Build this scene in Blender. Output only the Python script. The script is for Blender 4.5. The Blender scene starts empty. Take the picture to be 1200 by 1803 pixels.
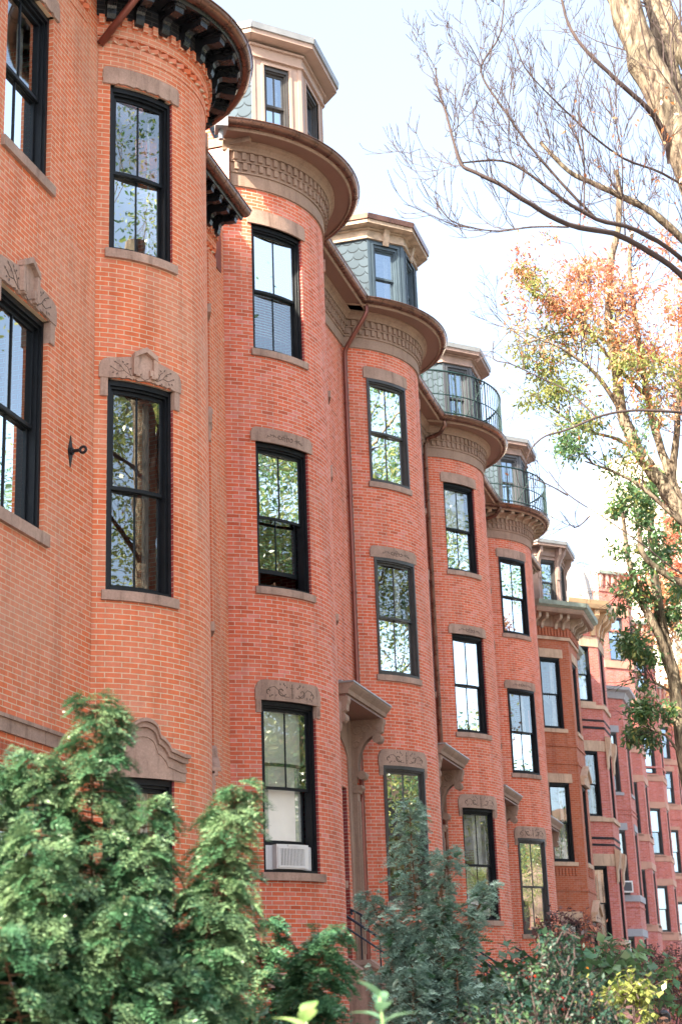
import bpy, bmesh, math, random
import numpy as np
from math import sin, cos, pi, radians, degrees, hypot, atan2, acos, asin, sqrt
from mathutils import Vector, Matrix
random.seed(7)
S = bpy.context.scene
COL = S.collection

# ------------------------------------------------------------------ camera
def camera():
    cd = bpy.data.cameras.new("camera"); co = bpy.data.objects.new("camera", cd); COL.objects.link(co)
    yaw, pitch, roll = 0.2738, 0.3097, -0.0370
    fwd = Vector((-sin(yaw)*cos(pitch), cos(yaw)*cos(pitch), sin(pitch)))
    right = Vector((cos(yaw), sin(yaw), 0)); up = right.cross(fwd)
    r2 = cos(roll)*right + sin(roll)*up; u2 = -sin(roll)*right + cos(roll)*up
    m = Matrix((r2, u2, -fwd)).transposed().to_4x4(); m.translation = Vector((0, 0, 1.65))
    co.matrix_world = m
    cd.sensor_fit = 'HORIZONTAL'; cd.sensor_width = 24.0; cd.lens = 24.0*2817.2/1200
    cd.clip_start = .1; cd.clip_end = 1500
    cd.dof.use_dof = True; cd.dof.focus_distance = 21.5; cd.dof.aperture_fstop = 3.0
    S.camera = co
camera()
S.view_settings.view_transform = 'Standard'; S.view_settings.look = 'None'
S.view_settings.exposure = 2.85; S.view_settings.gamma = 1.0
S.view_settings.use_white_balance = True; S.view_settings.white_balance_temperature = 7300; S.view_settings.white_balance_tint = 7

# ------------------------------------------------------------------ sky and sun
SUN_EL = radians(36); SUN_ROT = radians(205)
w = bpy.data.worlds.new("World"); S.world = w; w.use_nodes = True
nt = w.node_tree; nt.nodes.clear()
sk = nt.nodes.new('ShaderNodeTexSky'); sk.sky_type = 'NISHITA'; sk.sun_disc = False
sk.sun_elevation = SUN_EL; sk.sun_rotation = SUN_ROT
sk.air_density = .75; sk.dust_density = 3.0; sk.ozone_density = 1.0
bg = nt.nodes.new('ShaderNodeBackground'); bg.inputs[1].default_value = .15
wo = nt.nodes.new('ShaderNodeOutputWorld')
mxs = nt.nodes.new('ShaderNodeMix'); mxs.data_type = 'RGBA'; mxs.inputs[0].default_value = .5      # thin high overcast veil
nt.links.new(sk.outputs[0], mxs.inputs[6]); mxs.inputs[7].default_value = (.80, .92, 1.14, 1)
nt.links.new(mxs.outputs[2], bg.inputs[0]); nt.links.new(bg.outputs[0], wo.inputs[0])
sd = Vector((sin(SUN_ROT)*cos(SUN_EL), cos(SUN_ROT)*cos(SUN_EL), sin(SUN_EL)))
sl = bpy.data.lights.new("sun", 'SUN'); sl.energy = 2.7; sl.angle = radians(.53); sl.color = (1, .93, .82)
so = bpy.data.objects.new("sun", sl); COL.objects.link(so); so.location = (0, 0, 60)
so.rotation_euler = sd.to_track_quat('Z', 'Y').to_euler()

# ------------------------------------------------------------------ materials
def newmat(name):
    m = bpy.data.materials.new(name); m.use_nodes = True
    n = m.node_tree.nodes; n.clear()
    out = n.new('ShaderNodeOutputMaterial')
    return m, m.node_tree, out
def principled(t, col=(.5, .5, .5), rough=.6, metal=0, spec=.5):
    b = t.nodes.new('ShaderNodeBsdfPrincipled')
    b.inputs['Base Color'].default_value = (*col, 1); b.inputs['Roughness'].default_value = rough
    b.inputs['Metallic'].default_value = metal; b.inputs['Specular IOR Level'].default_value = spec
    return b
def ramp(t, stops):
    r = t.nodes.new('ShaderNodeValToRGB'); e = r.color_ramp.elements
    while len(e) < len(stops): e.new(.5)
    for i, (p, c) in enumerate(stops):
        e[i].position = p; e[i].color = (*c, 1)
    return r
def noise(t, scale, detail=4, rough=.55, vec=None, dist=0):
    n = t.nodes.new('ShaderNodeTexNoise'); n.inputs['Scale'].default_value = scale
    n.inputs['Detail'].default_value = detail; n.inputs['Roughness'].default_value = rough
    n.inputs['Distortion'].default_value = dist
    if vec is not None: t.links.new(vec, n.inputs['Vector'])
    return n
def mixc(t, fac, a, b, mode='MIX'):
    m = t.nodes.new('ShaderNodeMix'); m.data_type = 'RGBA'; m.blend_type = mode
    for sock, v in ((m.inputs[0], fac), (m.inputs[6], a), (m.inputs[7], b)):
        if isinstance(v, (int, float)): sock.default_value = v
        elif isinstance(v, tuple): sock.default_value = (*v, 1)
        else: t.links.new(v, sock)
    return m.outputs[2]
def geo(t):
    return t.nodes.new('ShaderNodeNewGeometry').outputs['Position']
def math_(t, op, a, b=None, c=None):
    m = t.nodes.new('ShaderNodeMath'); m.operation = op
    for i, v in enumerate((a, b, c)):
        if v is None: continue
        if isinstance(v, (int, float)): m.inputs[i].default_value = v
        else: t.links.new(v, m.inputs[i])
    return m.outputs[0]
def plain(name, col, rough=.6, metal=0, var=.12, scale=3, bump=.0, bscale=40, spec=.5, dark=None):
    """a surface with mottled colour and fine bump, in world space"""
    m, t, out = newmat(name); b = principled(t, col, rough, metal, spec)
    g = geo(t); n = noise(t, scale, 6, .6, g)
    lo = tuple(c*(1-var) for c in col); hi = tuple(min(1, c*(1+var)) for c in col)
    r = ramp(t, [(.3, dark or lo), (.7, hi)]); t.links.new(n.outputs[0], r.inputs[0]); c = r.outputs[0]
    t.links.new(c, b.inputs['Base Color'])
    rr = math_(t, 'MULTIPLY_ADD', n.outputs[0], .25, rough-.12); t.links.new(rr, b.inputs['Roughness'])
    if bump:
        n2 = noise(t, bscale, 5, .6, g); bp = t.nodes.new('ShaderNodeBump')
        bp.inputs['Strength'].default_value = bump; bp.inputs['Distance'].default_value = .02
        t.links.new(n2.outputs[0], bp.inputs['Height']); t.links.new(bp.outputs[0], b.inputs['Normal'])
    t.links.new(b.outputs[0], out.inputs[0]); return m
def brick(name, c1, c2, mortar, row=.067, width=.213, ms=.0058, stain=(.55, .3, .22), stainamt=.25, calm=.85):
    m, t, out = newmat(name); b = principled(t, c1, .82, 0, .25)
    uv = t.nodes.new('ShaderNodeUVMap'); uv.uv_map = 'UVMap'
    # slightly wavy courses
    n0 = noise(t, 1.7, 2, .5, uv.outputs[0]); sub = t.nodes.new('ShaderNodeVectorMath'); sub.operation = 'SCALE'
    t.links.new(n0.outputs[1], sub.inputs[0]); sub.inputs['Scale'].default_value = .006
    add = t.nodes.new('ShaderNodeVectorMath'); add.operation = 'ADD'
    t.links.new(uv.outputs[0], add.inputs[0]); t.links.new(sub.outputs[0], add.inputs[1])
    def bt(ca, cb, mo):
        x = t.nodes.new('ShaderNodeTexBrick'); x.offset = .5; x.squash = 1
        x.inputs['Scale'].default_value = 1; x.inputs['Brick Width'].default_value = width
        x.inputs['Row Height'].default_value = row; x.inputs['Mortar Size'].default_value = ms
        x.inputs['Mortar Smooth'].default_value = .15; x.inputs['Bias'].default_value = 0
        x.inputs['Color1'].default_value = (*ca, 1); x.inputs['Color2'].default_value = (*cb, 1)
        x.inputs['Mortar'].default_value = (*mo, 1); t.links.new(add.outputs[0], x.inputs['Vector']); return x
    x = bt(c1, c2, mortar)
    # per-brick random tones from a second brick texture, coloured by a ramp
    y = bt((0, 0, 0), (1, 1, 1), (.5, .5, .5))
    r = ramp(t, [(0, (.66, .62, .74)), (.09, (.80, .79, .88)), (.2, (.95, .94, .98)), (.7, (1, 1, 1)), (.88, (1.05, 1.25, 1.5)), (1, (1.12, 1.5, 1.95))])
    t.links.new(y.outputs[0], r.inputs[0])
    c = mixc(t, calm, x.outputs[0], r.outputs[0], 'MULTIPLY')
    nb = noise(t, .55, 5, .6, uv.outputs[0]); rb = ramp(t, [(.45, (0, 0, 0)), (.68, (1, 1, 1))]); t.links.new(nb.outputs[0], rb.inputs[0])
    f = math_(t, 'MULTIPLY', rb.outputs[0], stainamt)
    c = mixc(t, f, c, stain)
    # soot and rain streaks: noise stretched down the wall
    mp = t.nodes.new('ShaderNodeMapping'); mp.inputs['Scale'].default_value = (3.2, .35, 1); t.links.new(uv.outputs[0], mp.inputs[0])
    nv = noise(t, 1, 5, .65, mp.outputs[0]); rv = ramp(t, [(.32, (.82, .80, .80)), (.5, (1, 1, 1)), (.75, (1.07, 1.07, 1.07))]); t.links.new(nv.outputs[0], rv.inputs[0])
    c = mixc(t, 1.0, c, rv.outputs[0], 'MULTIPLY')
    ns = noise(t, 9, 6, .7, uv.outputs[0]); rs = ramp(t, [(.3, (.88, .86, .84)), (.7, (1.08, 1.08, 1.08))]); t.links.new(ns.outputs[0], rs.inputs[0])
    c = mixc(t, 1.0, c, rs.outputs[0], 'MULTIPLY')
    t.links.new(c, b.inputs['Base Color'])
    nf = noise(t, 60, 4, .6, uv.outputs[0])
    h = math_(t, 'MULTIPLY_ADD', x.outputs['Fac'], -1.0, 1.0); h2 = math_(t, 'MULTIPLY_ADD', nf.outputs[0], .35, h)
    bp = t.nodes.new('ShaderNodeBump'); bp.inputs['Strength'].default_value = .6; bp.inputs['Distance'].default_value = .006
    t.links.new(h2, bp.inputs['Height']); t.links.new(bp.outputs[0], b.inputs['Normal'])
    t.links.new(b.outputs[0], out.inputs[0]); return m
def slate(name, col, w_=.26, h_=.2, scallop=True):
    m, t, out = newmat(name); b = principled(t, col, .75, 0, .15)
    uv = t.nodes.new('ShaderNodeUVMap'); uv.uv_map = 'UVMap'; sp = t.nodes.new('ShaderNodeSeparateXYZ'); t.links.new(uv.outputs[0], sp.inputs[0])
    v = math_(t, 'DIVIDE', sp.outputs[1], h_); row = math_(t, 'FLOOR', v); fv = math_(t, 'FRACT', v)
    u0 = math_(t, 'DIVIDE', sp.outputs[0], w_); off = math_(t, 'MULTIPLY', math_(t, 'MODULO', row, 2.0), .5)
    u = math_(t, 'ADD', u0, off); fu = math_(t, 'SUBTRACT', math_(t, 'FRACT', u), .5); cell = math_(t, 'FLOOR', u)
    if scallop:
        # rounded lower end: distance from the scale's centre line
        e = math_(t, 'SQRT', math_(t, 'MAXIMUM', math_(t, 'SUBTRACT', .25, math_(t, 'MULTIPLY', fu, fu)), 0.0))
        edge = math_(t, 'SUBTRACT', .62, math_(t, 'MULTIPLY', e, 1.1))      # the scale is absent below this height
        d = math_(t, 'ABSOLUTE', math_(t, 'SUBTRACT', fv, edge)); line = math_(t, 'LESS_THAN', d, .07)
    else:
        line = math_(t, 'MAXIMUM', math_(t, 'LESS_THAN', fv, .07), math_(t, 'GREATER_THAN', math_(t, 'ABSOLUTE', fu), .475))
    cb = t.nodes.new('ShaderNodeCombineXYZ'); t.links.new(cell, cb.inputs[0]); t.links.new(row, cb.inputs[1])
    wn = t.nodes.new('ShaderNodeTexWhiteNoise'); t.links.new(cb.outputs[0], wn.inputs[0])
    r = ramp(t, [(0, tuple(c*.8 for c in col)), (1, tuple(c*1.25 for c in col))]); t.links.new(wn.outputs[0], r.inputs[0])
    c = mixc(t, line, r.outputs[0], tuple(c*.3 for c in col)); t.links.new(c, b.inputs['Base Color'])
    bp = t.nodes.new('ShaderNodeBump'); bp.inputs['Strength'].default_value = .6; bp.inputs['Distance'].default_value = .01
    t.links.new(math_(t, 'SUBTRACT', 1.0, line), bp.inputs['Height']); t.links.new(bp.outputs[0], b.inputs['Normal'])
    t.links.new(b.outputs[0], out.inputs[0]); return m
def glass(name, tint=(.9, .97, 1), refl=.3, wav=.5):
    m, t, out = newmat(name)
    g = t.nodes.new('ShaderNodeBsdfGlossy'); g.inputs['Roughness'].default_value = .0; g.inputs['Color'].default_value = (*tint, 1)
    tr = t.nodes.new('ShaderNodeBsdfTransparent'); tr.inputs['Color'].default_value = (.90, .94, .95, 1)
    n = noise(t, 1.3, 2, .5, geo(t)); bp = t.nodes.new('ShaderNodeBump'); bp.inputs['Strength'].default_value = wav; bp.inputs['Distance'].default_value = .012
    t.links.new(n.outputs[0], bp.inputs['Height']); t.links.new(bp.outputs[0], g.inputs['Normal'])
    lw = t.nodes.new('ShaderNodeLayerWeight'); lw.inputs['Blend'].default_value = .35
    f = math_(t, 'MULTIPLY_ADD', lw.outputs['Fresnel'], 1.1, refl); f = math_(t, 'MINIMUM', f, .95)
    mx = t.nodes.new('ShaderNodeMixShader'); t.links.new(f, mx.inputs[0]); t.links.new(tr.outputs[0], mx.inputs[1]); t.links.new(g.outputs[0], mx.inputs[2])
    t.links.new(mx.outputs[0], out.inputs[0]); return m
def leaf(name, c1, c2, trans=.35, gloss=.06, scale=2.5):
    m, t, out = newmat(name); g = geo(t); n = noise(t, scale, 3, .6, g)
    oi = t.nodes.new('ShaderNodeNewGeometry').outputs['Random Per Island']
    f = math_(t, 'MULTIPLY_ADD', oi, .6, math_(t, 'MULTIPLY_ADD', n.outputs[0], 1.4, -.5))
    r = ramp(t, [(.15, c1), (.85, c2)]); t.links.new(f, r.inputs[0])
    d = t.nodes.new('ShaderNodeBsdfDiffuse'); tl = t.nodes.new('ShaderNodeBsdfTranslucent')
    t.links.new(r.outputs[0], d.inputs[0]); t.links.new(r.outputs[0], tl.inputs[0])
    mx = t.nodes.new('ShaderNodeMixShader'); mx.inputs[0].default_value = trans
    t.links.new(d.outputs[0], mx.inputs[1]); t.links.new(tl.outputs[0], mx.inputs[2])
    gl = t.nodes.new('ShaderNodeBsdfGlossy'); gl.inputs['Roughness'].default_value = .35; gl.inputs[0].default_value = (1, 1, 1, 1)
    m2 = t.nodes.new('ShaderNodeMixShader'); m2.inputs[0].default_value = gloss
    t.links.new(mx.outputs[0], m2.inputs[1]); t.links.new(gl.outputs[0], m2.inputs[2]); t.links.new(m2.outputs[0], out.inputs[0]); return m
def stripes(name, ca, cb, pitch, rough=.6):
    m, t, out = newmat(name); b = principled(t, ca, rough)
    sp = t.nodes.new('ShaderNodeSeparateXYZ'); t.links.new(geo(t), sp.inputs[0])
    f = math_(t, 'FRACT', math_(t, 'DIVIDE', sp.outputs[2], pitch)); s = math_(t, 'LESS_THAN', f, .28)
    t.links.new(mixc(t, s, ca, cb), b.inputs['Base Color']); t.links.new(b.outputs[0], out.inputs[0]); return m

def stonemat(name, col, amt=.5):
    m, t, out = newmat(name); b = principled(t, col, .9, 0, .2); g = geo(t)
    n1 = noise(t, 1.9, 6, .65, g); r1 = ramp(t, [(.3, tuple(c*(1-.42*amt) for c in col)), (.55, col), (.75, tuple(min(1, c*(1+.3*amt)) for c in col))]); t.links.new(n1.outputs[0], r1.inputs[0])
    mp = t.nodes.new('ShaderNodeMapping'); mp.inputs['Scale'].default_value = (7, 7, .8); t.links.new(g, mp.inputs[0])
    n2 = noise(t, 1, 5, .7, mp.outputs[0]); r2 = ramp(t, [(.34, (.62, .60, .58)), (.48, (1, 1, 1)), (.8, (1.08, 1.07, 1.05))]); t.links.new(n2.outputs[0], r2.inputs[0])
    n3 = noise(t, 38, 4, .7, g); r3 = ramp(t, [(.3, (.84, .84, .84)), (.7, (1.12, 1.12, 1.12))]); t.links.new(n3.outputs[0], r3.inputs[0])
    c = mixc(t, .8*amt+.2, r1.outputs[0], r2.outputs[0], 'MULTIPLY'); t.links.new(mixc(t, 1.0, c, r3.outputs[0], 'MULTIPLY'), b.inputs['Base Color'])
    n4 = noise(t, 13, 7, .7, g); bp = t.nodes.new('ShaderNodeBump'); bp.inputs['Strength'].default_value = .7; bp.inputs['Distance'].default_value = .012
    t.links.new(n4.outputs[0], bp.inputs['Height']); t.links.new(bp.outputs[0], b.inputs['Normal']); t.links.new(b.outputs[0], out.inputs[0]); return m
M = {}
M['brick'] = brick('brick_salmon', (.74, .150, .066), (.68, .17, .108), (.68, .54, .45))
M['brick_old'] = brick('brick_house_end', (.73, .178, .074), (.67, .187, .10), (.70, .53, .38), row=.064, width=.205, calm=.45, stain=(.55, .36, .27), stainamt=.4)
M['brick_far'] = brick('brick_red_haze_lightened', (.58, .155, .12), (.52, .145, .12), (.56, .36, .31), stain=(.4, .13, .1))  # far brick paled and pinked, colour standing in for distance haze
M['brick_orange'] = brick('brick_orange', (.48, .115, .05), (.40, .10, .055), (.42, .26, .18), stain=(.42, .16, .09))
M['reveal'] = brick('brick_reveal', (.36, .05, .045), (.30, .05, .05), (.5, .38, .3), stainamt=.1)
M['black_brick'] = brick('brick_painted_black', (.015, .016, .02), (.02, .02, .024), (.06, .06, .06), stainamt=0)
M['stone'] = stonemat('brownstone', (.42, .285, .235), .7)
M['stone_tan'] = stonemat('tan_stone', (.56, .39, .29), .5)
M['stone_pink'] = plain('pink_stone', (.50, .27, .20), .85, bump=.2, var=.12)
M['stone_grey'] = plain('grey_stone', (.33, .33, .36), .8, bump=.2, var=.12)
M['carving_groove_shade'] = plain('carved_stone_groove_shade', (.13, .088, .072), .9, bump=.2, var=.15)  # darker than the lintel: paints in the shade of incised grooves
M['trim'] = stonemat('brown_painted_trim', (.36, .245, .195), .36)
M['trim_tan'] = plain('tan_painted_trim', (.56, .36, .21), .55, bump=.05, var=.1)
M['trim_mauve'] = plain('mauve_painted_wood', (.36, .25, .22), .6, bump=.3, bscale=25, var=.22, scale=5)
M['soffit'] = plain('brown_soffit_paint_hood_shade', (.245, .135, .105), .4, var=.08)
M['pink_paint'] = plain('pale_pink_dormer_paint', (.42, .30, .255), .6, var=.06, bump=.05)
M['grey_paint'] = plain('blue_grey_dormer_paint', (.055, .085, .115), .5, var=.12)
M['grey2_paint'] = plain('slate_grey_dormer_paint', (.07, .075, .09), .55, var=.12)
M['weathered'] = plain('weathered_wood', (.42, .32, .25), .8, var=.35, scale=6, bump=.3)
M['black'] = plain('black_gloss_paint', (.012, .014, .018), .28, var=.3, scale=8, bump=.1, bscale=30)
M['frame'] = plain('blue_black_window_paint', (.0055, .0075, .011), .5, var=.4, scale=7, bump=.15, bscale=40, spec=.3)
M['frame_grey'] = plain('dark_grey_window_paint', (.05, .048, .05), .4, var=.2, scale=6)
M['copper'] = plain('brown_copper', (.17, .085, .065), .28, .65, var=.35, scale=4, bump=.06, bscale=12)
M['copper_red'] = plain('red_copper_pipe', (.20, .065, .05), .35, .5, var=.2, scale=4)
M['verdigris'] = plain('verdigris', (.27, .32, .28), .7, .1, var=.25, scale=5)
M['lead'] = plain('lead_flashing', (.30, .31, .33), .5, .3, var=.15)
M['slate'] = slate('blue_grey_scalloped_slate', (.062, .088, .115))
M['slate_sq'] = slate('dark_square_slate', (.055, .07, .085), .24, .16, False)
M['roof_pale'] = plain('pale_grey_roofing', (.48, .44, .42), .9, var=.12, scale=2.5)
M['glass'] = glass('window_glass', refl=.22, wav=.14)
M['glass_blue'] = glass('dormer_glass', (.62, .74, .84), .5, .15)
M['blind'] = stripes('white_venetian_blind', (.85, .85, .83), (.6, .6, .6), .05)
M['curtain'] = plain('pale_grey_curtain', (.68, .67, .65), .9, var=.2, scale=6)
M['curtain_dark'] = plain('taupe_curtain', (.22, .2, .18), .9, var=.2, scale=6)
M['shade'] = plain('cream_roller_shade', (.88, .85, .78), .9, var=.05)
M['plaster'] = plain('room_plaster', (.35, .33, .30), .9, var=.1, scale=.8)
M['rail_green'] = plain('green_black_iron', (.012, .04, .042), .5, .2, var=.2)
M['iron'] = plain('black_iron', (.012, .012, .015), .4, .3, var=.3, bump=.2)
M['rail_blue'] = plain('navy_rail_paint', (.015, .022, .04), .3, 0, var=.2)
M['white'] = plain('white_plastic', (.72, .72, .73), .4, var=.03)
M['ac_dark'] = plain('grille_shadow_plastic', (.07, .07, .08), .6, var=.05)
def barkmat(name, lo, hi):
    m, t, out = newmat(name); b = principled(t, hi, .95, 0, .2); mp = t.nodes.new('ShaderNodeMapping'); mp.inputs['Scale'].default_value = (9, 9, 2.2); t.links.new(geo(t), mp.inputs[0])
    n = noise(t, 1.6, 8, .68, mp.outputs[0], .6); r = ramp(t, [(.36, tuple(c*.35 for c in lo)), (.46, lo), (.58, hi), (.72, tuple(c*1.2 for c in hi))]); t.links.new(n.outputs[0], r.inputs[0])
    n3 = noise(t, 2.1, 3, .6, geo(t)); r3 = ramp(t, [(.35, (.7, .72, .66)), (.65, (1.1, 1.06, 1.0))]); t.links.new(n3.outputs[0], r3.inputs[0])
    t.links.new(mixc(t, 1.0, r.outputs[0], r3.outputs[0], 'MULTIPLY'), b.inputs['Base Color'])
    bp = t.nodes.new('ShaderNodeBump'); bp.inputs['Strength'].default_value = 1; bp.inputs['Distance'].default_value = .05
    t.links.new(n.outputs[0], bp.inputs['Height']); t.links.new(bp.outputs[0], b.inputs['Normal']); t.links.new(b.outputs[0], out.inputs[0]); return m
M['bark'] = barkmat('pale_grey_bark', (.16, .125, .105), (.32, .265, .215))
M['bark_dark'] = plain('dark_purple_brown_bark', (.06, .04, .04), .85, var=.3, scale=6, bump=.3)
M['twig'] = plain('thin_twig_bark', (.075, .05, .05), .8, var=.2)
M['bark_conifer'] = plain('orange_brown_bark', (.11, .055, .03), .9, var=.3, scale=12, bump=.4)
M['leaf_hinoki'] = leaf('false_cypress_foliage', (.032, .10, .062), (.23, .35, .18), .22, .05, 3)
M['leaf_yew'] = leaf('dark_green_needles', (.04, .125, .065), (.095, .22, .11), .2, .05, 3)
M['leaf_juniper'] = leaf('blue_green_needles', (.15, .275, .235), (.33, .48, .42), .15, .06, 4)
M['leaf_holly'] = leaf('dark_holly_leaf', (.010, .034, .026), (.034, .08, .06), .1, .035, 6)
M['leaf_green'] = leaf('mid_green_leaf', (.045, .12, .055), (.12, .22, .10), .3, .08, 3)
M['leaf_lime'] = leaf('lime_yellow_leaf', (.22, .28, .07), (.36, .37, .12), .4, .05, 4)
M['leaf_purple'] = leaf('purple_maple_leaf', (.09, .045, .055), (.20, .10, .09), .3, .05, 4)
M['leaf_orange'] = leaf('orange_leaf', (.58, .31, .17), (.66, .45, .28), .45, .04, 2)
M['leaf_red'] = leaf('coral_red_leaf', (.64, .22, .15), (.68, .36, .24), .45, .04, 2)
M['leaf_yg'] = leaf('yellow_green_leaf', (.20, .27, .08), (.42, .42, .15), .45, .05, 2)
M['leaf_brown'] = leaf('russet_dry_leaf', (.30, .10, .04), (.46, .19, .08), .35, .04, 5)
M['leaf_tree'] = leaf('street_tree_green_leaf', (.05, .13, .06), (.13, .25, .10), .4, .06, 2)
M['leaf_fg'] = leaf('glossy_young_leaf', (.13, .30, .09), (.36, .52, .20), .4, .10, 9)
M['leaf_fg2'] = leaf('mature_bluish_leaf', (.08, .20, .12), (.17, .32, .20), .3, .10, 9)
M['berry'] = plain('red_berry', (.55, .03, .02), .3, var=.2)
M['flower'] = plain('orange_petal', (.85, .26, .02), .7, var=.2)
M['asphalt'] = plain('asphalt', (.055, .055, .058), .9, var=.2, bump=.4, bscale=60)
M['concrete'] = plain('concrete_paving', (.38, .36, .33), .9, var=.12, bump=.3)
M['soil'] = plain('garden_soil', (.07, .05, .035), .95, var=.3, bump=.6, bscale=15)
M['pale_tower'] = plain('pale_tower_cladding', (.78, .72, .62), .8, var=.05)
M['skin'] = plain('warm_brown_skin', (.42, .22, .15), .5, var=.06)
M['hair'] = plain('black_hair', (.008, .007, .008), .4, var=.3, scale=40)
M['lens'] = plain('brown_tinted_lens', (.03, .02, .02), .12, var=.1)
M['coat'] = plain('dark_green_coat_cloth', (.03, .05, .04), .9, var=.15, scale=20)
M['jeans'] = plain('blue_denim', (.05, .08, .15), .9, var=.15, scale=20)
M['dog'] = plain('tan_and_brown_dog_fur', (.20, .10, .05), .9, var=.6, scale=14, dark=(.06, .03, .02))
M['door'] = plain('dark_brown_door', (.05, .025, .015), .35, var=.2)
M['lamp'] = None

# ------------------------------------------------------------------ mesh helpers
class MB:
    def __init__(s): s.v = []; s.f = []; s.m = []; s.uv = []
    def face(s, pts, mi=0, uv=None):
        b = len(s.v); s.v += [tuple(p) for p in pts]; s.f.append(tuple(range(b, b+len(pts)))); s.m.append(mi)
        s.uv.append(uv if uv else [(0, 0)]*len(pts))
    def fi(s, idx, mi=0, uv=None):
        s.f.append(tuple(idx)); s.m.append(mi); s.uv.append(uv if uv else [(0, 0)]*len(idx))
def setp(o, label=None, cat=None, group=None, kind=None):
    if label: o['label'] = label
    if cat: o['category'] = cat
    if group: o['group'] = group
    if kind: o['kind'] = kind
    return o
def build(name, mb, mats, parent=None, label=None, smooth=False, fix=True, auto=False):
    me = bpy.data.meshes.new(name); me.from_pydata(mb.v, [], mb.f)
    for m in (mats if isinstance(mats, (list, tuple)) else [mats]): me.materials.append(m)
    me.polygons.foreach_set('material_index', mb.m)
    uvl = me.uv_layers.new(name='UVMap')
    flat = [c for f in mb.uv for p in f for c in p]
    uvl.data.foreach_set('uv', flat)
    if fix:
        bm = bmesh.new(); bm.from_mesh(me); bmesh.ops.remove_doubles(bm, verts=bm.verts, dist=1e-4)
        bmesh.ops.recalc_face_normals(bm, faces=bm.faces); bm.to_mesh(me); bm.free()
    if smooth:
        me.polygons.foreach_set('use_smooth', [True]*len(me.polygons))
        if auto:
            try: me.set_sharp_from_angle(angle=radians(35))
            except Exception: pass
    me.update()
    o = bpy.data.objects.new(name, me); COL.objects.link(o)
    if parent is not None:
        o.parent = parent
        loc = parent.location.copy(); q = parent
        while q.parent: q = q.parent; loc = loc + (q.location if q.type == 'EMPTY' else Vector())
        o.matrix_parent_inverse = Matrix.Translation(-Vector(loc)) if parent.type == 'EMPTY' else Matrix.Identity(4)
        if parent.type != 'EMPTY': o.matrix_parent_inverse = Matrix.Identity(4)
    if label: o['label'] = label
    return o
# children of a mesh part: the part itself already carries the thing's inverse, so its children keep world coordinates
def thing(name, label, cat, loc, group=None):
    o = bpy.data.objects.new(name, None); COL.objects.link(o); o.location = loc; o.empty_display_size = .3
    setp(o, label, cat, group); return o

class Bow:
    curved = True
    def __init__(s, xc, yc, R, a0): s.xc, s.yc, s.R, s.a0 = xc, yc, R, a0     # a0 start angle, u grows towards +Y
    def __call__(s, u, d, z):
        a = s.a0-u/s.R; return (s.xc+(s.R+d)*cos(a), s.yc-(s.R+d)*sin(a), z)
    def u(s, deg): return (s.a0-radians(deg))*s.R
class Flat:
    curved = False
    def __init__(s, p, q):
        s.p = p; L = hypot(q[0]-p[0], q[1]-p[1]); s.L = L; s.t = ((q[0]-p[0])/L, (q[1]-p[1])/L); s.n = (s.t[1], -s.t[0])
    def __call__(s, u, d, z): return (s.p[0]+s.t[0]*u+s.n[0]*d, s.p[1]+s.t[1]*u+s.n[1]*d, z)
def usteps(Mp, a, b, st=.12):
    n = max(1, int(math.ceil((b-a)/st))) if Mp.curved else 1
    return [a+(b-a)*i/n for i in range(n+1)]
def wall(mb, Mp, u0, u1, z0, z1, ops=(), rev=.13, mi=0, mr=1):
    us = set(usteps(Mp, u0, u1, .13)); zs = {z0, z1}
    for a, b, c, d in ops: us |= {a, b}; zs |= {c, d}
    us = sorted(us); zs = sorted(zs)
    for i in range(len(us)-1):
        if us[i+1]-us[i] < 1e-5: continue
        uc = (us[i]+us[i+1])/2
        for j in range(len(zs)-1):
            zc = (zs[j]+zs[j+1])/2
            if any(a < uc < b and c < zc < d for a, b, c, d in ops): continue
            q = [(us[i], zs[j]), (us[i+1], zs[j]), (us[i+1], zs[j+1]), (us[i], zs[j+1])]
            mb.face([Mp(u, 0, z) for u, z in q], mi, q)
    for a, b, c, d in ops:
        for u in (a, b):
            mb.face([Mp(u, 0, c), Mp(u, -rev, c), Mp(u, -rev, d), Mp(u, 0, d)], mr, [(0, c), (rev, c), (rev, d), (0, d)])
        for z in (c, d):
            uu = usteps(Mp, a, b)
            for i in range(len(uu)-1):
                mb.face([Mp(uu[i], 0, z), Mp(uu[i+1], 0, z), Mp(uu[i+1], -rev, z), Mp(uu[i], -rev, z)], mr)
def cbox(mb, Mp, u0, u1, d0, d1, z0, z1, mi=0, st=.12):
    us = usteps(Mp, u0, u1, st); b = len(mb.v)
    pr = [(d0, z0), (d1, z0), (d1, z1), (d0, z1)]
    for u in us: mb.v += [Mp(u, d, z) for d, z in pr]
    for i in range(len(us)-1):
        for k in range(4):
            k2 = (k+1) % 4; a = b+i*4
            if k == 1: uv = [(us[i], z0), (us[i+1], z0), (us[i+1], z1), (us[i], z1)]; mb.fi((a+k, a+4+k, a+4+k2, a+k2), mi, uv)
            else:
                uv = [(us[i], pr[k][0]), (us[i+1], pr[k][0]), (us[i+1], pr[k2][0]), (us[i], pr[k2][0])]; mb.fi((a+k, a+4+k, a+4+k2, a+k2), mi, uv)
    e = b+(len(us)-1)*4
    for s_ in (b, e): mb.fi((s_, s_+1, s_+2, s_+3), mi, [(d0, z0), (d1, z0), (d1, z1), (d0, z1)])
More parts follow.
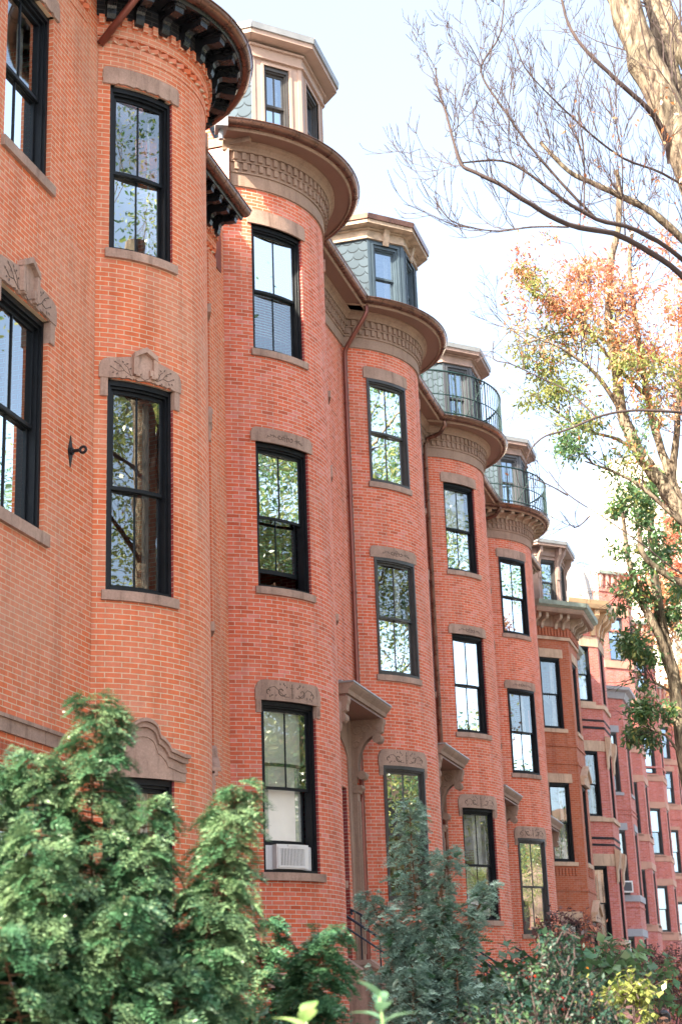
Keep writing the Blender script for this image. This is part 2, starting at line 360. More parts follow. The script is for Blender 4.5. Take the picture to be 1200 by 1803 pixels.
def sweep(mb, Mp, u0, u1, prof, mi=0, st=.12, closed=True, caps=True, miter=(0, 0)):
    """prof is a list of (d, z); miter is the tangent of the cut angle at each end (for corners between facets)"""
    us = usteps(Mp, u0, u1, st); b = len(mb.v); n = len(prof)
    for i, u in enumerate(us):
        for d, z in prof:
            uu = u-(miter[0]*d if i == 0 else 0)+(miter[1]*d if i == len(us)-1 else 0)
            mb.v.append(Mp(uu, d, z))
    m_ = n if closed else n-1
    for i in range(len(us)-1):
        for k in range(m_):
            k2 = (k+1) % n; a = b+i*n
            mb.fi((a+k, a+n+k, a+n+k2, a+k2), mi, [(us[i], prof[k][1]), (us[i+1], prof[k][1]), (us[i+1], prof[k2][1]), (us[i], prof[k2][1])])
    if caps and closed:
        mb.fi(tuple(range(b, b+n)), mi); e = b+(len(us)-1)*n; mb.fi(tuple(range(e, e+n)), mi)
def slab(mb, Mp, us, bot, top, d0, d1, mi=0):
    """a plate in the wall's plane between the curves bot(u) and top(u)"""
    b = len(mb.v)
    for u in us: mb.v += [Mp(u, d0, bot(u)), Mp(u, d1, bot(u)), Mp(u, d1, top(u)), Mp(u, d0, top(u))]
    for i in range(len(us)-1):
        a = b+i*4
        for k in range(4): mb.fi((a+k, a+4+k, a+4+(k+1) % 4, a+(k+1) % 4), mi)
    e = b+(len(us)-1)*4
    for s_ in (b, e): mb.fi((s_, s_+1, s_+2, s_+3), mi)
def extr(mb, Mp, u0, u1, poly, mi=0):
    """a (d, z) outline extruded along u, the way a console or bracket is cut from a board"""
    b = len(mb.v); n = len(poly)
    for u in (u0, u1): mb.v += [Mp(u, d, z) for d, z in poly]
    mb.fi(tuple(range(b, b+n)), mi); mb.fi(tuple(range(b+n, b+2*n)), mi)
    for k in range(n): mb.fi((b+k, b+(k+1) % n, b+n+(k+1) % n, b+n+k), mi)
def tube(mb, pts, rad, n=8, mi=0, cap=True):
    pts = [Vector(p) for p in pts]; N = len(pts)
    if isinstance(rad, (int, float)): rad = [rad]*N
    b = len(mb.v); ref = None
    for i, p in enumerate(pts):
        t = (pts[min(i+1, N-1)]-pts[max(i-1, 0)])
        if t.length < 1e-9: t = Vector((0, 0, 1))
        t.normalize()
        if ref is None: ref = t.orthogonal().normalized()
        ref = (ref-t*ref.dot(t)); ref = ref.normalized() if ref.length > 1e-6 else t.orthogonal().normalized()
        bi = t.cross(ref)
        for k in range(n):
            a = 2*pi*k/n; q = p+(ref*cos(a)+bi*sin(a))*rad[i]; mb.v.append((q.x, q.y, q.z))
    for i in range(N-1):
        for k in range(n):
            a = b+i*n+k; c = b+i*n+(k+1) % n; mb.fi((a, c, c+n, a+n), mi)
    if cap and n > 3:
        mb.fi(tuple(range(b, b+n)), mi); e = b+(N-1)*n; mb.fi(tuple(range(e, e+n)), mi)
def build_pieces(name, mb, mats, parent=None):
    """one object for each separate piece of the mesh"""
    n = len(mb.v); par = list(range(n))
    def fd(a):
        while par[a] != a: par[a] = par[par[a]]; a = par[a]
        return a
    for f in mb.f:
        for k in f[1:]: par[fd(k)] = fd(f[0])
    grp = {}
    for i, f in enumerate(mb.f): grp.setdefault(fd(f[0]), []).append(i)
    out = []
    for g in grp.values():
        q = MB(); ix = {}
        for i in g:
            for k in mb.f[i]:
                if k not in ix: ix[k] = len(q.v); q.v.append(mb.v[k])
            q.fi([ix[k] for k in mb.f[i]], mb.m[i], mb.uv[i])
        out.append(build(name, q, mats, parent))
    return out
def box(mb, x0, x1, y0, y1, z0, z1, mi=0):
    v = [(x, y, z) for z in (z0, z1) for x, y in ((x0, y0), (x1, y0), (x1, y1), (x0, y1))]; b = len(mb.v); mb.v += v
    for q in ((0, 1, 2, 3), (4, 5, 6, 7), (0, 1, 5, 4), (1, 2, 6, 5), (2, 3, 7, 6), (3, 0, 4, 7)):
        uv = [(v[i][0]+v[i][1], v[i][2]) for i in q]; mb.fi([b+i for i in q], mi, uv)
def smooth_path(pts, k=4):
    pts = [Vector(p) for p in pts]; out = []
    for i in range(len(pts)-1):
        p0 = pts[max(i-1, 0)]; p1 = pts[i]; p2 = pts[i+1]; p3 = pts[min(i+2, len(pts)-1)]
        for j in range(k):
            t = j/k; out.append(.5*((2*p1)+(-p0+p2)*t+(2*p0-5*p1+4*p2-p3)*t*t+(-p0+3*p1-3*p2+p3)*t**3))
    out.append(pts[-1]); return out

# ------------------------------------------------------------------ ground
def struct(name, mb, m, **k):
    o = build(name, mb, m, **k); o['kind'] = 'structure'; return o
m_ = MB(); box(m_, -600, 600, -600, 900, -.5, 0); struct('ground', m_, M['soil'])
m_ = MB(); box(m_, 1.2, 10.5, -60, 400, .004, .02); struct('road', m_, M['asphalt'])
m_ = MB(); box(m_, -3.6, .95, -60, 400, .004, .14); struct('sidewalk', m_, M['concrete'])
m_ = MB(); box(m_, .95, 1.2, -60, 400, .004, .16); struct('kerb', m_, M['stone_grey'])
m_ = MB(); box(m_, 10.5, 14.5, -60, 400, .004, .15); struct('far_sidewalk', m_, M['concrete'])
m_ = MB(); box(m_, 14.5, 40, -60, 400, .004, .10); struct('far_paving', m_, M['concrete'])
# ------------------------------------------------------------------ windows
def window(Mp, house, ua, ub, za, zb, frame='frame', dep=.16, glassm='glass', blind=None, curtain=None, raise_=0, muntin=True, label=None,
           lintel=None, sill=None, stone='stone', sillproj=.05, storm=False):
    """double-hung sash window; lintel = function adding the lintel to a mesh builder"""
    f = MB(); cw = .045
    cbox(f, Mp, ua, ua+cw, -dep-.12, -dep+.08, za, zb); cbox(f, Mp, ub-cw, ub, -dep-.12, -dep+.08, za, zb)
    cbox(f, Mp, ua+cw, ub-cw, -dep-.12, -dep+.08, zb-.07, zb); cbox(f, Mp, ua+cw, ub-cw, -dep-.12, -dep+.10, za, za+.05)
    # inner stop bead, one step back
    cbox(f, Mp, ua+cw, ua+cw+.025, -dep-.1, -dep+.045, za+.05, zb-.07); cbox(f, Mp, ub-cw-.025, ub-cw, -dep-.1, -dep+.045, za+.05, zb-.07)
    cbox(f, Mp, ua+cw+.025, ub-cw-.025, -dep-.1, -dep+.045, zb-.10, zb-.07)
    w = build('window', f, M[frame], house, label)
    a, b = ua+cw+.025, ub-cw-.025; c, d = za+.05, zb-.10; mid = (c+d)/2; um = (a+b)/2
    s = MB(); g = MB()
    if storm: mo = .09
    else: mo = 0
    for (zz0, zz1, dd) in ((mid-.02, d, -dep+mo), (c+raise_, mid+.02+raise_, -dep-.045+mo-(.075 if raise_ else 0))):
        cbox(s, Mp, a, a+.04, dd-.035, dd, zz0, zz1); cbox(s, Mp, b-.04, b, dd-.035, dd, zz0, zz1)
        top = .045; bot = .045 if dd > -dep-.01+mo else .07
        cbox(s, Mp, a+.04, b-.04, dd-.035, dd, zz1-top, zz1); cbox(s, Mp, a+.04, b-.04, dd-.035, dd, zz0, zz0+bot)
        sag = (Mp.R-(Mp.R**2-((b-a)/2-.04)**2)**.5) if Mp.curved else 0      # the flat pane sits this far behind the curve
        if muntin: cbox(s, Mp, um-.011, um+.011, dd-.018-sag-.006, dd-.018-sag+.016, zz0+bot, zz1-top)
        uu = [a+.04, b-.04]      # each sash carries one flat sheet of glass
        for i in range(len(uu)-1):
            g.face([Mp(uu[i], dd-.018, zz0+bot), Mp(uu[i+1], dd-.018, zz0+bot), Mp(uu[i+1], dd-.018, zz1-top), Mp(uu[i], dd-.018, zz1-top)])
    build('sash', s, M[frame], w); build('pane', g, M[glassm], w, smooth=True)
    if blind:
        kind, frac = blind; bl = MB(); z0 = d-(d-c)*frac; bd = -dep-.16
        if kind == 'blind':
            cbox(bl, Mp, a+.01, b-.01, bd-.03, bd+.02, d-.04, d+.04)
            n = int((d-.04-z0)/.05)
            for i in range(n):
                z = d-.06-i*.05; uu = usteps(Mp, a+.015, b-.015, .3)
                for j in range(len(uu)-1):
                    bl.face([Mp(uu[j], bd-.02, z+.016), Mp(uu[j+1], bd-.02, z+.016), Mp(uu[j+1], bd+.02, z-.018), Mp(uu[j], bd+.02, z-.018)])
            build('blind', bl, M['blind'], w)
        else:
            cbox(bl, Mp, a+.005, b-.005, bd-.01, bd, z0, d); build('roller_shade', bl, M['shade'], w)
    if curtain:
        cm, wa, wb = curtain; cu = MB()
        for (x0, x1) in ((a, a+wa), (b-wb, b)):
            if x1-x0 < .02: continue
            n = max(4, int((x1-x0)/.018)); prev = None
            for i in range(n+1):
                x = x0+(x1-x0)*i/n; dd = -dep-.26+.022*sin(i*1.35)+.012*sin(i*.47)
                cur = (x, dd)
                if prev: cu.face([Mp(prev[0], prev[1], c), Mp(cur[0], cur[1], c), Mp(cur[0], cur[1], d), Mp(prev[0], prev[1], d)])
                prev = cur
        build('curtain', cu, M[cm], w, smooth=True)
    if sill:
        sm = MB(); ov, sh = sill; cbox(sm, Mp, ua-ov, ub+ov, -.2, sillproj, za-sh, za); build('sill', sm, M[stone], w)
    if lintel:
        lm = MB(); om = lintel(lm); lo = build('lintel', lm, M[stone], w)
        if om: build('carving_groove_shade', om, M['carving_groove_shade'], w)
    return w
def vine(mb, Mp, uc, zc, half, d, s=1.0, kind=0):
    """carved foliage: raised scrolls, stems and leaves following the wall"""
    def st(pts, r): tube(mb, [Mp(uc+x*s, d, zc+z*s) for x, z in pts], r, 4, cap=False)
    def scroll(x0, z0, r, a0, a1, sx=1):
        st([(x0+sx*(r*(1-.055*i))*cos(a0+(a1-a0)*i/14), z0+(r*(1-.055*i))*sin(a0+(a1-a0)*i/14)) for i in range(15)], .0085*s)
    def lf(x, z, a, L=.045):
        mb.face([Mp(uc+x*s, d+.004, zc+z*s), Mp(uc+(x+L*.5*cos(a+.5))*s, d+.006, zc+(z+L*.5*sin(a+.5))*s), Mp(uc+(x+L*cos(a))*s, d+.004, zc+(z+L*sin(a))*s), Mp(uc+(x+L*.5*cos(a-.5))*s, d+.006, zc+(z+L*.5*sin(a-.5))*s)])
    if kind == 0:      # small central motif with two c-scrolls and tapering leaves
        for sx in (-1, 1):
            scroll(sx*.13, 0, .05, -2.2, 3.0, sx); scroll(sx*.05, .0, .045, -1.4, 2.2, sx)
            st([(sx*.2, -.02), (sx*.27, .02), (sx*.34, -.02), (sx*.41, -.05)], .006*s)
            for i in range(3): lf(sx*(.25+.06*i), 0, (1 if i % 2 else -1)*.9 if sx > 0 else pi-(1 if i % 2 else -1)*.9)
            st([(sx*.02, -.07), (sx*.03, 0), (sx*.02, .07)], .006*s)
        st([(-.05, 0), (.05, 0)], .006*s)
    elif kind == 1:    # wide scrolls around a central cross
        st([(0, -.12), (0, .12)], .007*s); st([(-.035, .05), (.035, .05)], .006*s); st([(-.025, -.05), (.025, -.05)], .006*s)
        for sx in (-1, 1):
            scroll(sx*.2, -.01, .085, -2.6, 2.9, sx); scroll(sx*.43, -.02, .05, -1.2, 3.4, sx)
            st([(sx*.06, -.09), (sx*.14, -.1), (sx*.24, -.02), (sx*.33, .06), (sx*.41, .04), (sx*.48, -.03)], .006*s)
            for k, (x, z, a) in enumerate(((.13, .07, .9), (.17, .09, 1.8), (.22, .08, 1.2), (.12, .04, 2.2), (.3, -.06, -1.2), (.36, -.07, -.6), (.42, -.08, -1.6))):
                lf(sx*x, z, a if sx > 0 else pi-a, .05)
    else:              # branching vine with leaves and fruit
        for sx in (-1, 1):
            st([(0, -.1), (sx*.12, -.03), (sx*.22, -.07), (sx*.32, .0), (sx*.42, -.02), (sx*.5, .03)], .006*s)
            st([(sx*.22, -.07), (sx*.27, .06), (sx*.33, .11)], .005*s); st([(sx*.32, 0), (sx*.39, .09), (sx*.45, .12)], .005*s)
            for (x, z, a) in ((.16, -.02, 1.4), (.25, .03, 2.4), (.3, .1, 2.5), (.33, .12, .8), (.36, .06, .2), (.44, .12, .3), (.42, -.04, -1), (.5, .03, .4), (.47, -.04, -.4), (.28, -.08, -.9)):
                lf(sx*x, z, a if sx > 0 else pi-a, .055)
def lintel_plain(Mp, ua, ub, zb, h, ov=.09, rnd=.05, d=.035, carve=None, chip=False, ears=0, earw=.1, cs=1):
    def fn(lm):
        u0, u1 = ua-ov, ub+ov; n = 28; us = [u0+(u1-u0)*i/n for i in range(n+1)]; us = sorted(set(us+[u0+rnd*.3, u1-rnd*.3, u0+rnd*.7, u1-rnd*.7]))
        def top(u):
            e = min(u-u0, u1-u); return zb+h-(rnd-sqrt(max(0, rnd*rnd-(rnd-e)**2)) if e < rnd else 0)
        rr = random.Random(int(ua*100+zb*10)); ch = {round(u, 4): (rr.random()*.028 if rr.random() < .6 else 0) for u in us}
        def bot(u): return zb+(ch.get(round(u, 4), 0) if chip and ua+.05 < u < ub-.05 else 0)
        slab(lm, Mp, us, bot, top, -.14, d)
        if ears:
            for (e0, e1) in ((u0+.012, ua+.001), (ub-.001, u1-.012)):
                cbox(lm, Mp, e0, e1, -.1, d-.008, zb-ears, zb)
                for k in range(3):
                    x = e0+(e1-e0)*(k+.6)/3.2; cbox(lm, Mp, x-.006, x+.006, d-.010, d+.004, zb-ears*.75, zb-ears*.15)
        if carve is None: return None
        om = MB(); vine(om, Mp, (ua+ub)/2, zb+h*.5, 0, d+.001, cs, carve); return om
    return fn
def lintel_gable(Mp, ua, ub, zb, h, ov=.12, ears=.35, d=.04, s=1.0):
    """stone lintel with a little raised gable over its middle, drooping ears and an incised vine"""
    def fn(lm):
        u0, u1 = ua-ov, ub+ov; um = (ua+ub)/2; n = 36; us = [u0+(u1-u0)*i/n for i in range(n+1)]
        us = sorted(set(us+[um-.2*s, um+.2*s, um-.199*s, um+.199*s, um, um-.15*s, um+.15*s]))
        rr = random.Random(int(zb*100)); ch = {round(u, 4): rr.random()*.03 for u in us}
        def top(u):
            e = min(u-u0, u1-u); t = zb+h+.1*(1-abs((u-um)/(um-u0)))-(.09-sqrt(max(0, .0081-(.09-e)**2)) if e < .09 else 0)
            if abs(u-um) <= .1991*s: t = zb+h+.27*s-abs(u-um)*.62
            return t
        def bot(u): return zb+(ch.get(round(u, 4), 0) if ua+.05 < u < ub-.05 else 0)
        slab(lm, Mp, us, bot, top, -.14, d)
        gg = [um-.2*s, um-.12*s, um, um+.12*s, um+.2*s]
        slab(lm, Mp, gg, lambda u: zb+h+.27*s-abs(u-um)*.62-.065, lambda u: zb+h+.275*s-abs(u-um)*.62, d-.02, d+.06)
        for sx in (-1, 1):
            x = um+sx*.17*s; cbox(lm, Mp, x-.03, x+.03, d-.02, d+.05, zb+h-.22*s, zb+h+.09*s)
            y = um+sx*.10*s; cbox(lm, Mp, min(x, y), max(x, y), d-.02, d+.045, zb+h-.24*s, zb+h-.19*s)
            cbox(lm, Mp, y-.022, y+.022, d-.02, d+.045, zb+h-.2*s, zb+h-.10*s)
        for (e0, e1) in ((u0+.02, ua+.001), (ub-.001, u1-.02)): cbox(lm, Mp, e0, e1, -.12, d-.01, zb-ears, zb)
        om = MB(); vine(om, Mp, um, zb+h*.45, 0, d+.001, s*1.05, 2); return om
    return fn

# ------------------------------------------------------------------ cornices
def arc_prof(dc, zc, r, a0, a1, n=9): return [(dc+r*cos(a0+(a1-a0)*i/n), zc+r*sin(a0+(a1-a0)*i/n)) for i in range(n+1)]
def gutter(mb, Mp, u0, u1, dr, z, r=.105, caps=True, st=.12, strap=.62, mi=0):
    """half-round gutter: outer shell, inner shell and rolled lip"""
    p = arc_prof(dr-r, z-.01, r, pi, 2*pi, 10); q = arc_prof(dr-r, z-.01, r-.012, 2*pi, pi, 10)
    sweep(mb, Mp, u0, u1, p+q, mi, st)
    sweep(mb, Mp, u0, u1, arc_prof(dr+.002, z, .014, 0, 2*pi, 7)[:-1], mi, st)
    if strap:
        n = max(1, int((u1-u0)/strap))
        for i in range(n):
            u = u0+(i+.5)*(u1-u0)/n; sweep(mb, Mp, u-.012, u+.012, arc_prof(dr-r, z-.01, r+.006, pi, 2*pi, 10)+arc_prof(dr-r, z-.01, r+.001, 2*pi, pi, 10), mi, st)
def cornice_stone(house, segs, zt=16.6, brackets=False, gut=True, trim='trim', gutm='copper', dr=.72):
    """segs: (mapper, u0, u1). Frieze band, two rows of dentils, cove, broad soffit, fascia, gutter"""
    band = MB(); de = MB(); so = MB(); gu = MB(); br = MB(); z = zt-.92
    for Mp, u0, u1 in segs:
        cbox(band, Mp, u0, u1, -.02, .035, z, z+.245)
        cbox(band, Mp, u0, u1, -.02, .06, z+.245, z+.275)
        cbox(de, Mp, u0, u1, -.02, .055, z+.275, z+.44); cbox(de, Mp, u0, u1, -.02, .095, z+.44, z+.465)
        cbox(de, Mp, u0, u1, -.02, .09, z+.465, z+.62)
        for row, (za, zb, d0, d1) in enumerate(((z+.30, z+.43, .056, .098), (z+.475, z+.61, .091, .135))):
            n = int((u1-u0)/.142)
            for i in range(n):
                u = u0+(i+.5+(0 if row else .18))*(u1-u0)/n; cbox(de, Mp, u-.036, u+.036, d0-.002, d1, za, zb)
        pr = [(-.02, z+.62), (.15, z+.62), (.16, z+.66), (.19, z+.71), (.25, z+.755), (.25, z+.79), (-.02, z+.79)]
        sweep(so, Mp, u0, u1, pr)
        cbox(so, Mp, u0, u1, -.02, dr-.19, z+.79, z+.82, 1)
        sweep(so, Mp, u0, u1, [(dr-.19, z+.765), (dr-.165, z+.765), (dr-.15, z+.80), (dr-.115, z+.84), (dr-.115, z+.875), (dr-.19, z+.875)])
        cbox(so, Mp, u0, u1, -.3, dr-.12, z+.877, z+.90)
        gutter(gu, Mp, u0, u1, dr, zt)
        if brackets:
            n = int((u1-u0)/.33)
            for i in range(n):
                u = u0+(i+.5)*(u1-u0)/n
                extr(br, Mp, u-.05, u+.05, [(.1, z+.79), (.1, z+.60), (.16, z+.60), (.2, z+.68), (.3, z+.70), (.42, z+.70), (.45, z+.73), (.45, z+.79)])
    build('frieze_band', band, M[trim], house); build('dentil_band', de, M[trim], house)
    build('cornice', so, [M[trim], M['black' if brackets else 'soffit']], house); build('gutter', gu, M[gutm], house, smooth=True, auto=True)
    if brackets: build_pieces('cornice_bracket', br, M['weathered'], house)
def cornice_black(house, segs, zt=14.8, dr=.68, ends=()):
    """brick dogtooth course and brick dentils below a black bracketed cornice with a copper gutter"""
    bk = MB(); bl = MB(); cr = MB(); gu = MB(); z = zt-.72
    for Mp, u0, u1 in segs:
        cbox(bk, Mp, u0, u1, -.02, .012, z-.16, z-.01)
        n = int((u1-u0)/.15)
        for i in range(n):                       # bricks set corner-out
            u = u0+(i+.5)*(u1-u0)/n
            slab_ = [Mp(u-.072, .002, z), Mp(u, .062, z), Mp(u+.072, .002, z), Mp(u-.072, .002, z+.07), Mp(u, .062, z+.07), Mp(u+.072, .002, z+.07)]
            b = len(bk.v); bk.v += slab_
            for q in ((0, 1, 4, 3), (1, 2, 5, 4), (0, 1, 2), (3, 4, 5)): bk.fi([b+k for k in q], 0, [(u+k*.01, z+k*.003) for k in range(len(q))])
        cbox(bk, Mp, u0, u1, -.02, .045, z+.085, z+.22); 
        n = int((u1-u0)/.14)
        for i in range(n):
            u = u0+(i+.5)*(u1-u0)/n; cbox(bk, Mp, u-.034, u+.034, .046, .10, z+.235, z+.37)
        cbox(bk, Mp, u0, u1, -.02, .048, z+.22, z+.37)
        cbox(bl, Mp, u0, u1, -.02, .075, z+.37, z+.62)
        n = max(2, int(round((u1-u0)/.36)))
        for i in range(n):
            br = MB()
            u = u0+(i+.5)*(u1-u0)/n
            c = arc_prof(.30, z+.40, .19, pi*.98, pi*.5, 7)          # hollow under the scroll
            poly = [(.076, z+.618), (.076, z+.30)]+[(.10, z+.27), (.15, z+.285), (.175, z+.35), (.18, z+.42)]+[(.2, z+.455), (.25, z+.48), (.33, z+.46)]+[(.36, z+.46), (.46, z+.46), (.47, z+.53), (.50, z+.56), (.50, z+.618)]
            extr(br, Mp, u-.055, u+.055, poly)
            cbox(br, Mp, u-.075, u+.075, .34, .485, z+.535, z+.56); cbox(br, Mp, u-.085, u+.085, .2, .515, z+.585, z+.612)
            build('cornice_bracket', br, M['black'], house)
        br = cr
        cbox(br, Mp, u0, u1, -.3, dr-.12, z+.62, z+.65)
        sweep(br, Mp, u0, u1, [(dr-.20, z+.575), (dr-.165, z+.575), (dr-.15, z+.61), (dr-.13, z+.66), (dr-.13, z+.70), (dr-.2, z+.70)])
        gutter(gu, Mp, u0, u1, dr, zt, .10, strap=.42)
    build('brick_dentil_course', bk, M['brick_old'], house); build('black_frieze', bl, M['black_brick'], house)
    build('cornice', cr, M['black'], house); build('gutter', gu, M['copper'], house, smooth=True, auto=True)

# ------------------------------------------------------------------ dormers and roofs
def poly_facets(pts): return [Flat(pts[i], pts[i+1]) for i in range(len(pts)-1)]
def dormer(house, pts, zb, zw, ze, style, wins, eave=.3, roofm='lead', sash='grey_paint', railings=None, keystone=False, slate_side=True):
    """polygonal dormer: pts run round the plan; zb base, zw wall top, ze underside of roof slab"""
    F = poly_facets(pts); wl = MB(); fr = MB(); rf = MB(); sl_ = MB()
    for i, Fm in enumerate(F):
        side = slate_side and (i == 0 or i == len(F)-1)
        ops = []
        if i in wins:
            ww = wins[i]; c = Fm.L/2; ops = [(c-ww[0]/2, c+ww[0]/2, ww[1], ww[2])]
        if side: sl_ = MB()
        wall(sl_ if side else wl, Fm, 0, Fm.L, zb, zw, ops, .08, 0, 0)
        if side: build('dormer_slate_side', sl_, M['slate'], house)
        if not side:
            for u in (0.0, Fm.L): cbox(wl, Fm, max(0, u-.07), min(Fm.L, u+.07), .001, .016, zb, zw)
            for a, b, c, d in ops:
                for (x0, x1, y0, y1) in ((a-.05, a, c-.05, d+.05), (b, b+.05, c-.05, d+.05), (a, b, d, d+.05), (a, b, c-.05, c)): cbox(wl, Fm, x0, x1, -.02, .02, y0, y1)
        t0 = .39 if i > 0 else 0; t1 = .39 if i < len(F)-1 else 0
        for (d0, d1, z0, z1) in ((-.02, .03, zw, zw+.2), (-.02, .06, zw-.02, zw+.01), (-.02, .08, zw+.2, zw+.24)):
            sweep(fr, Fm, 0, Fm.L, [(d0, z0), (d1, z0), (d1, z1), (d0, z1)], 0, miter=(t0, t1))
        sweep(fr, Fm, 0, Fm.L, [(.0, ze-.03), (eave-.02, ze-.03), (eave-.02, ze+.06), (.0, ze+.06)], 0, miter=(t0, t1))
        sweep(rf, Fm, 0, Fm.L, [(-.02, ze+.06), (eave+.015, ze+.06), (eave+.03, ze+.18), (-.02, ze+.22)], 0, miter=(t0, t1))
        if keystone and i in wins:
            c = Fm.L/2; extr(fr, Fm, c-.07, c+.07, [(.0, zw-.12), (.05, zw-.12), (.08, zw-.04), (.11, zw+.14), (.16, zw+.24), (.0, zw+.24)])
    # flat top
    xs = [p for p in pts]; rf.face([(x, y, ze+.21) for x, y in xs]); fr.face([(x, y, ze+.03) for x, y in xs])
    cx = sum(p[0] for p in pts)/len(pts)
    build('dormer_wall', wl, M[style], house); build('dormer_roof', rf, M[roofm], house)
    build('dormer_frieze', fr, M['weathered' if keystone else ('pink_paint' if style == 'pink_paint' else 'trim_mauve')], house)
    for i, ww in wins.items():
        Fm = F[i]; c = Fm.L/2
        window(Fm, house, c-ww[0]/2, c+ww[0]/2, ww[1], ww[2], frame=sash, dep=.1, glassm='glass_blue', muntin=ww[3], curtain=('curtain', .1, .1) if ww[0] > .4 else None)
def mansard(house, y0, y1, xe, z0, z1, back=.95, m='slate', xb=-20):
    r = MB(); L = hypot(back, z1-z0)
    r.face([(xe, y0, z0), (xe, y1, z0), (xe-back, y1, z1), (xe-back, y0, z1)], 0, [(y0, 0), (y1, 0), (y1, L), (y0, L)])
    o = build('mansard_roof', r, M[m], house)
    t = MB(); box(t, xb, xe-back+.05, y0+.01, y1-.01, z1-.02, z1+.08)
    build('roof_deck', t, M['lead'], house)
def shell(house, y0, y1, xw, ztop, floors, bm='brick', zroof=None, back=.95, xb=-20):
    """party walls, rear wall and floors, so every room behind a window is a real dark room"""
    s = MB(); zr = zroof or ztop
    for y in (y0+.006, y1-.16):
        b = [(xw-.004, 0), (xw-.004, ztop), (xw-.1, ztop), (xw-.1-back, zr), (xb, zr), (xb, 0)]
        for yy in (y, y+.15): s.face([(x, yy, z) for x, z in b], 0, [(x, z) for x, z in b])
        for i in range(len(b)):
            p, q = b[i], b[(i+1) % len(b)]; s.face([(p[0], y, p[1]), (q[0], y, q[1]), (q[0], y+.15, q[1]), (p[0], y+.15, p[1])], 0, [(p[0], p[1]), (q[0], q[1]), (q[0], q[1]), (p[0], p[1])])
    box(s, xb-.15, xb, y0+.006, y1-.01, 0, zr)
    build('party_wall', s, M[bm], house)
    f = MB()
    for z in floors: box(f, xb+.1, xw-.02, y0+.17, y1-.17, z, z+.25)
    box(f, -12.4, -12.3, y0+.17, y1-.17, 0, zr-.3)
    build('room_interior', f, M['plaster'], house)

# ------------------------------------------------------------------ entrance pieces
def hood(house, Fm, uc, z, wid=1.9, dep=1.15, col='trim', s=1.0, small=False):
    """bracketed door hood: roof slab with crown moulding on two carved consoles, pilasters below"""
    h = MB(); rf = MB(); c = MB(); a, b = uc-wid/2, uc+wid/2
    cbox(rf, Fm, a-.02, b+.02, .0, dep+.035, z+.03, z+.06); cbox(rf, Fm, a, b, .0, dep-.2, z+.06, z+.09)
    sweep(h, Fm, a, b, [(0, z-.17), (dep-.09, z-.17), (dep-.07, z-.10), (dep-.02, z-.05), (dep+.02, z+.0), (dep+.02, z+.029), (0, z+.029)])
    cbox(h, Fm, a+.03, b-.03, .0, dep-.14, z-.21, z-.171, 1)  # slab in darker soffit colour paints in the shade under the hood
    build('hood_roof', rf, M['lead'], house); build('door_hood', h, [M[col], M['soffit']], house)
    for x in (a+.12, b-.12):
        c = MB(); D = dep-.17
        cv = [(.02+(D-.10)*(1-cos(t))*1.0, z-1.12+.72*sin(t)) for t in [pi/2*i/9 for i in range(10)]]
        poly = [(.0, z-.211), (.0, z-1.5), (.06, z-1.5), (.10, z-1.36), (.16, z-1.25)]
        poly += [(.14+(D-.24)*(1-cos(t)), z-1.22+.68*sin(t)) for t in [pi/2*i/9 for i in range(1, 10)]]
        poly += [(D-.03, z-.52), (D-.03, z-.211)]
        extr(c, Fm, x-.075, x+.075, poly)
        # edge moulding that thickens the curved lower side
        rim = [(p[0], p[1]) for p in poly[4:14]]; inn = [(p[0]-.03, p[1]+.07) for p in reversed(rim)]
        extr(c, Fm, x-.095, x+.095, rim+inn)
        for (dd, zz, r) in ((D-.07, z-.60, .095), (.22, z-1.30, .085)):
            tube(c, [Fm(x-.12, dd, zz), Fm(x+.12, dd, zz)], r, 14)
        extr(c, Fm, x-.09, x+.09, [(D-.2, z-.212), (D-.2, z-.3), (D-.02, z-.50), (D+.03, z-.47), (D+.04, z-.36), (D+.07, z-.30), (D+.07, z-.212)])
        # pierced scrollwork on both cheeks
        for sd_ in (-1, 1):
            for (dd, zz, r) in ((.25*D, z-.42, .12), (.52*D, z-.40, .10), (.2*D, z-.70, .09), (.36*D, z-.62, .06)):
                tube(c, [Fm(x+sd_*.078, dd+r*(1-.05*k)*cos(k*.5), zz+r*(1-.05*k)*sin(k*.5)) for k in range(13)], .018, 5)
        co = build('hood_console', c, M[col], house, smooth=False)
    # pilasters with capitals, arch and door
    p = MB()
    for x in (a+.12, b-.12):
        cbox(p, Fm, x-.10, x+.10, -.02, .12, 2.6, z-1.62); cbox(p, Fm, x-.055, x+.055, .12, .145, 2.9, z-1.8)
        for k in range(int((z-1.8-2.95)/.09)): cbox(p, Fm, x-.02, x+.02, .145, .155, 2.95+k*.09, 2.99+k*.09)
        sweep(p, Fm, x-.14, x+.14, [(-.02, z-1.64), (.15, z-1.64), (.16, z-1.60), (.22, z-1.55), (.22, z-1.50), (-.02, z-1.50)])
        cbox(p, Fm, x-.085, x+.085, -.02, .06, z-1.5, z-.21)
    n = 16; r = (b-a)/2-.34; zc = z-1.35
    us = [uc-r+2*r*i/n for i in range(n+1)]
    slab(p, Fm, [a+.2]+us+[b-.2], lambda u: zc+sqrt(max(0, r*r-(u-uc)**2))*.75 if abs(u-uc) < r else 2.6, lambda u: z-.215, -.06, .03)
    build('door_surround', p, M[col], house)
    d = MB(); cbox(d, Fm, a+.2, b-.2, -.62, -.56, 2.6, z-.3)
    for k in range(2):
        for j in range(2): cbox(d, Fm, uc-.42+.44*k, uc-.04+.44*k, -.561, -.54, 2.8+1.1*j, 3.7+1.1*j)
    build('door', d, M['door'], house)
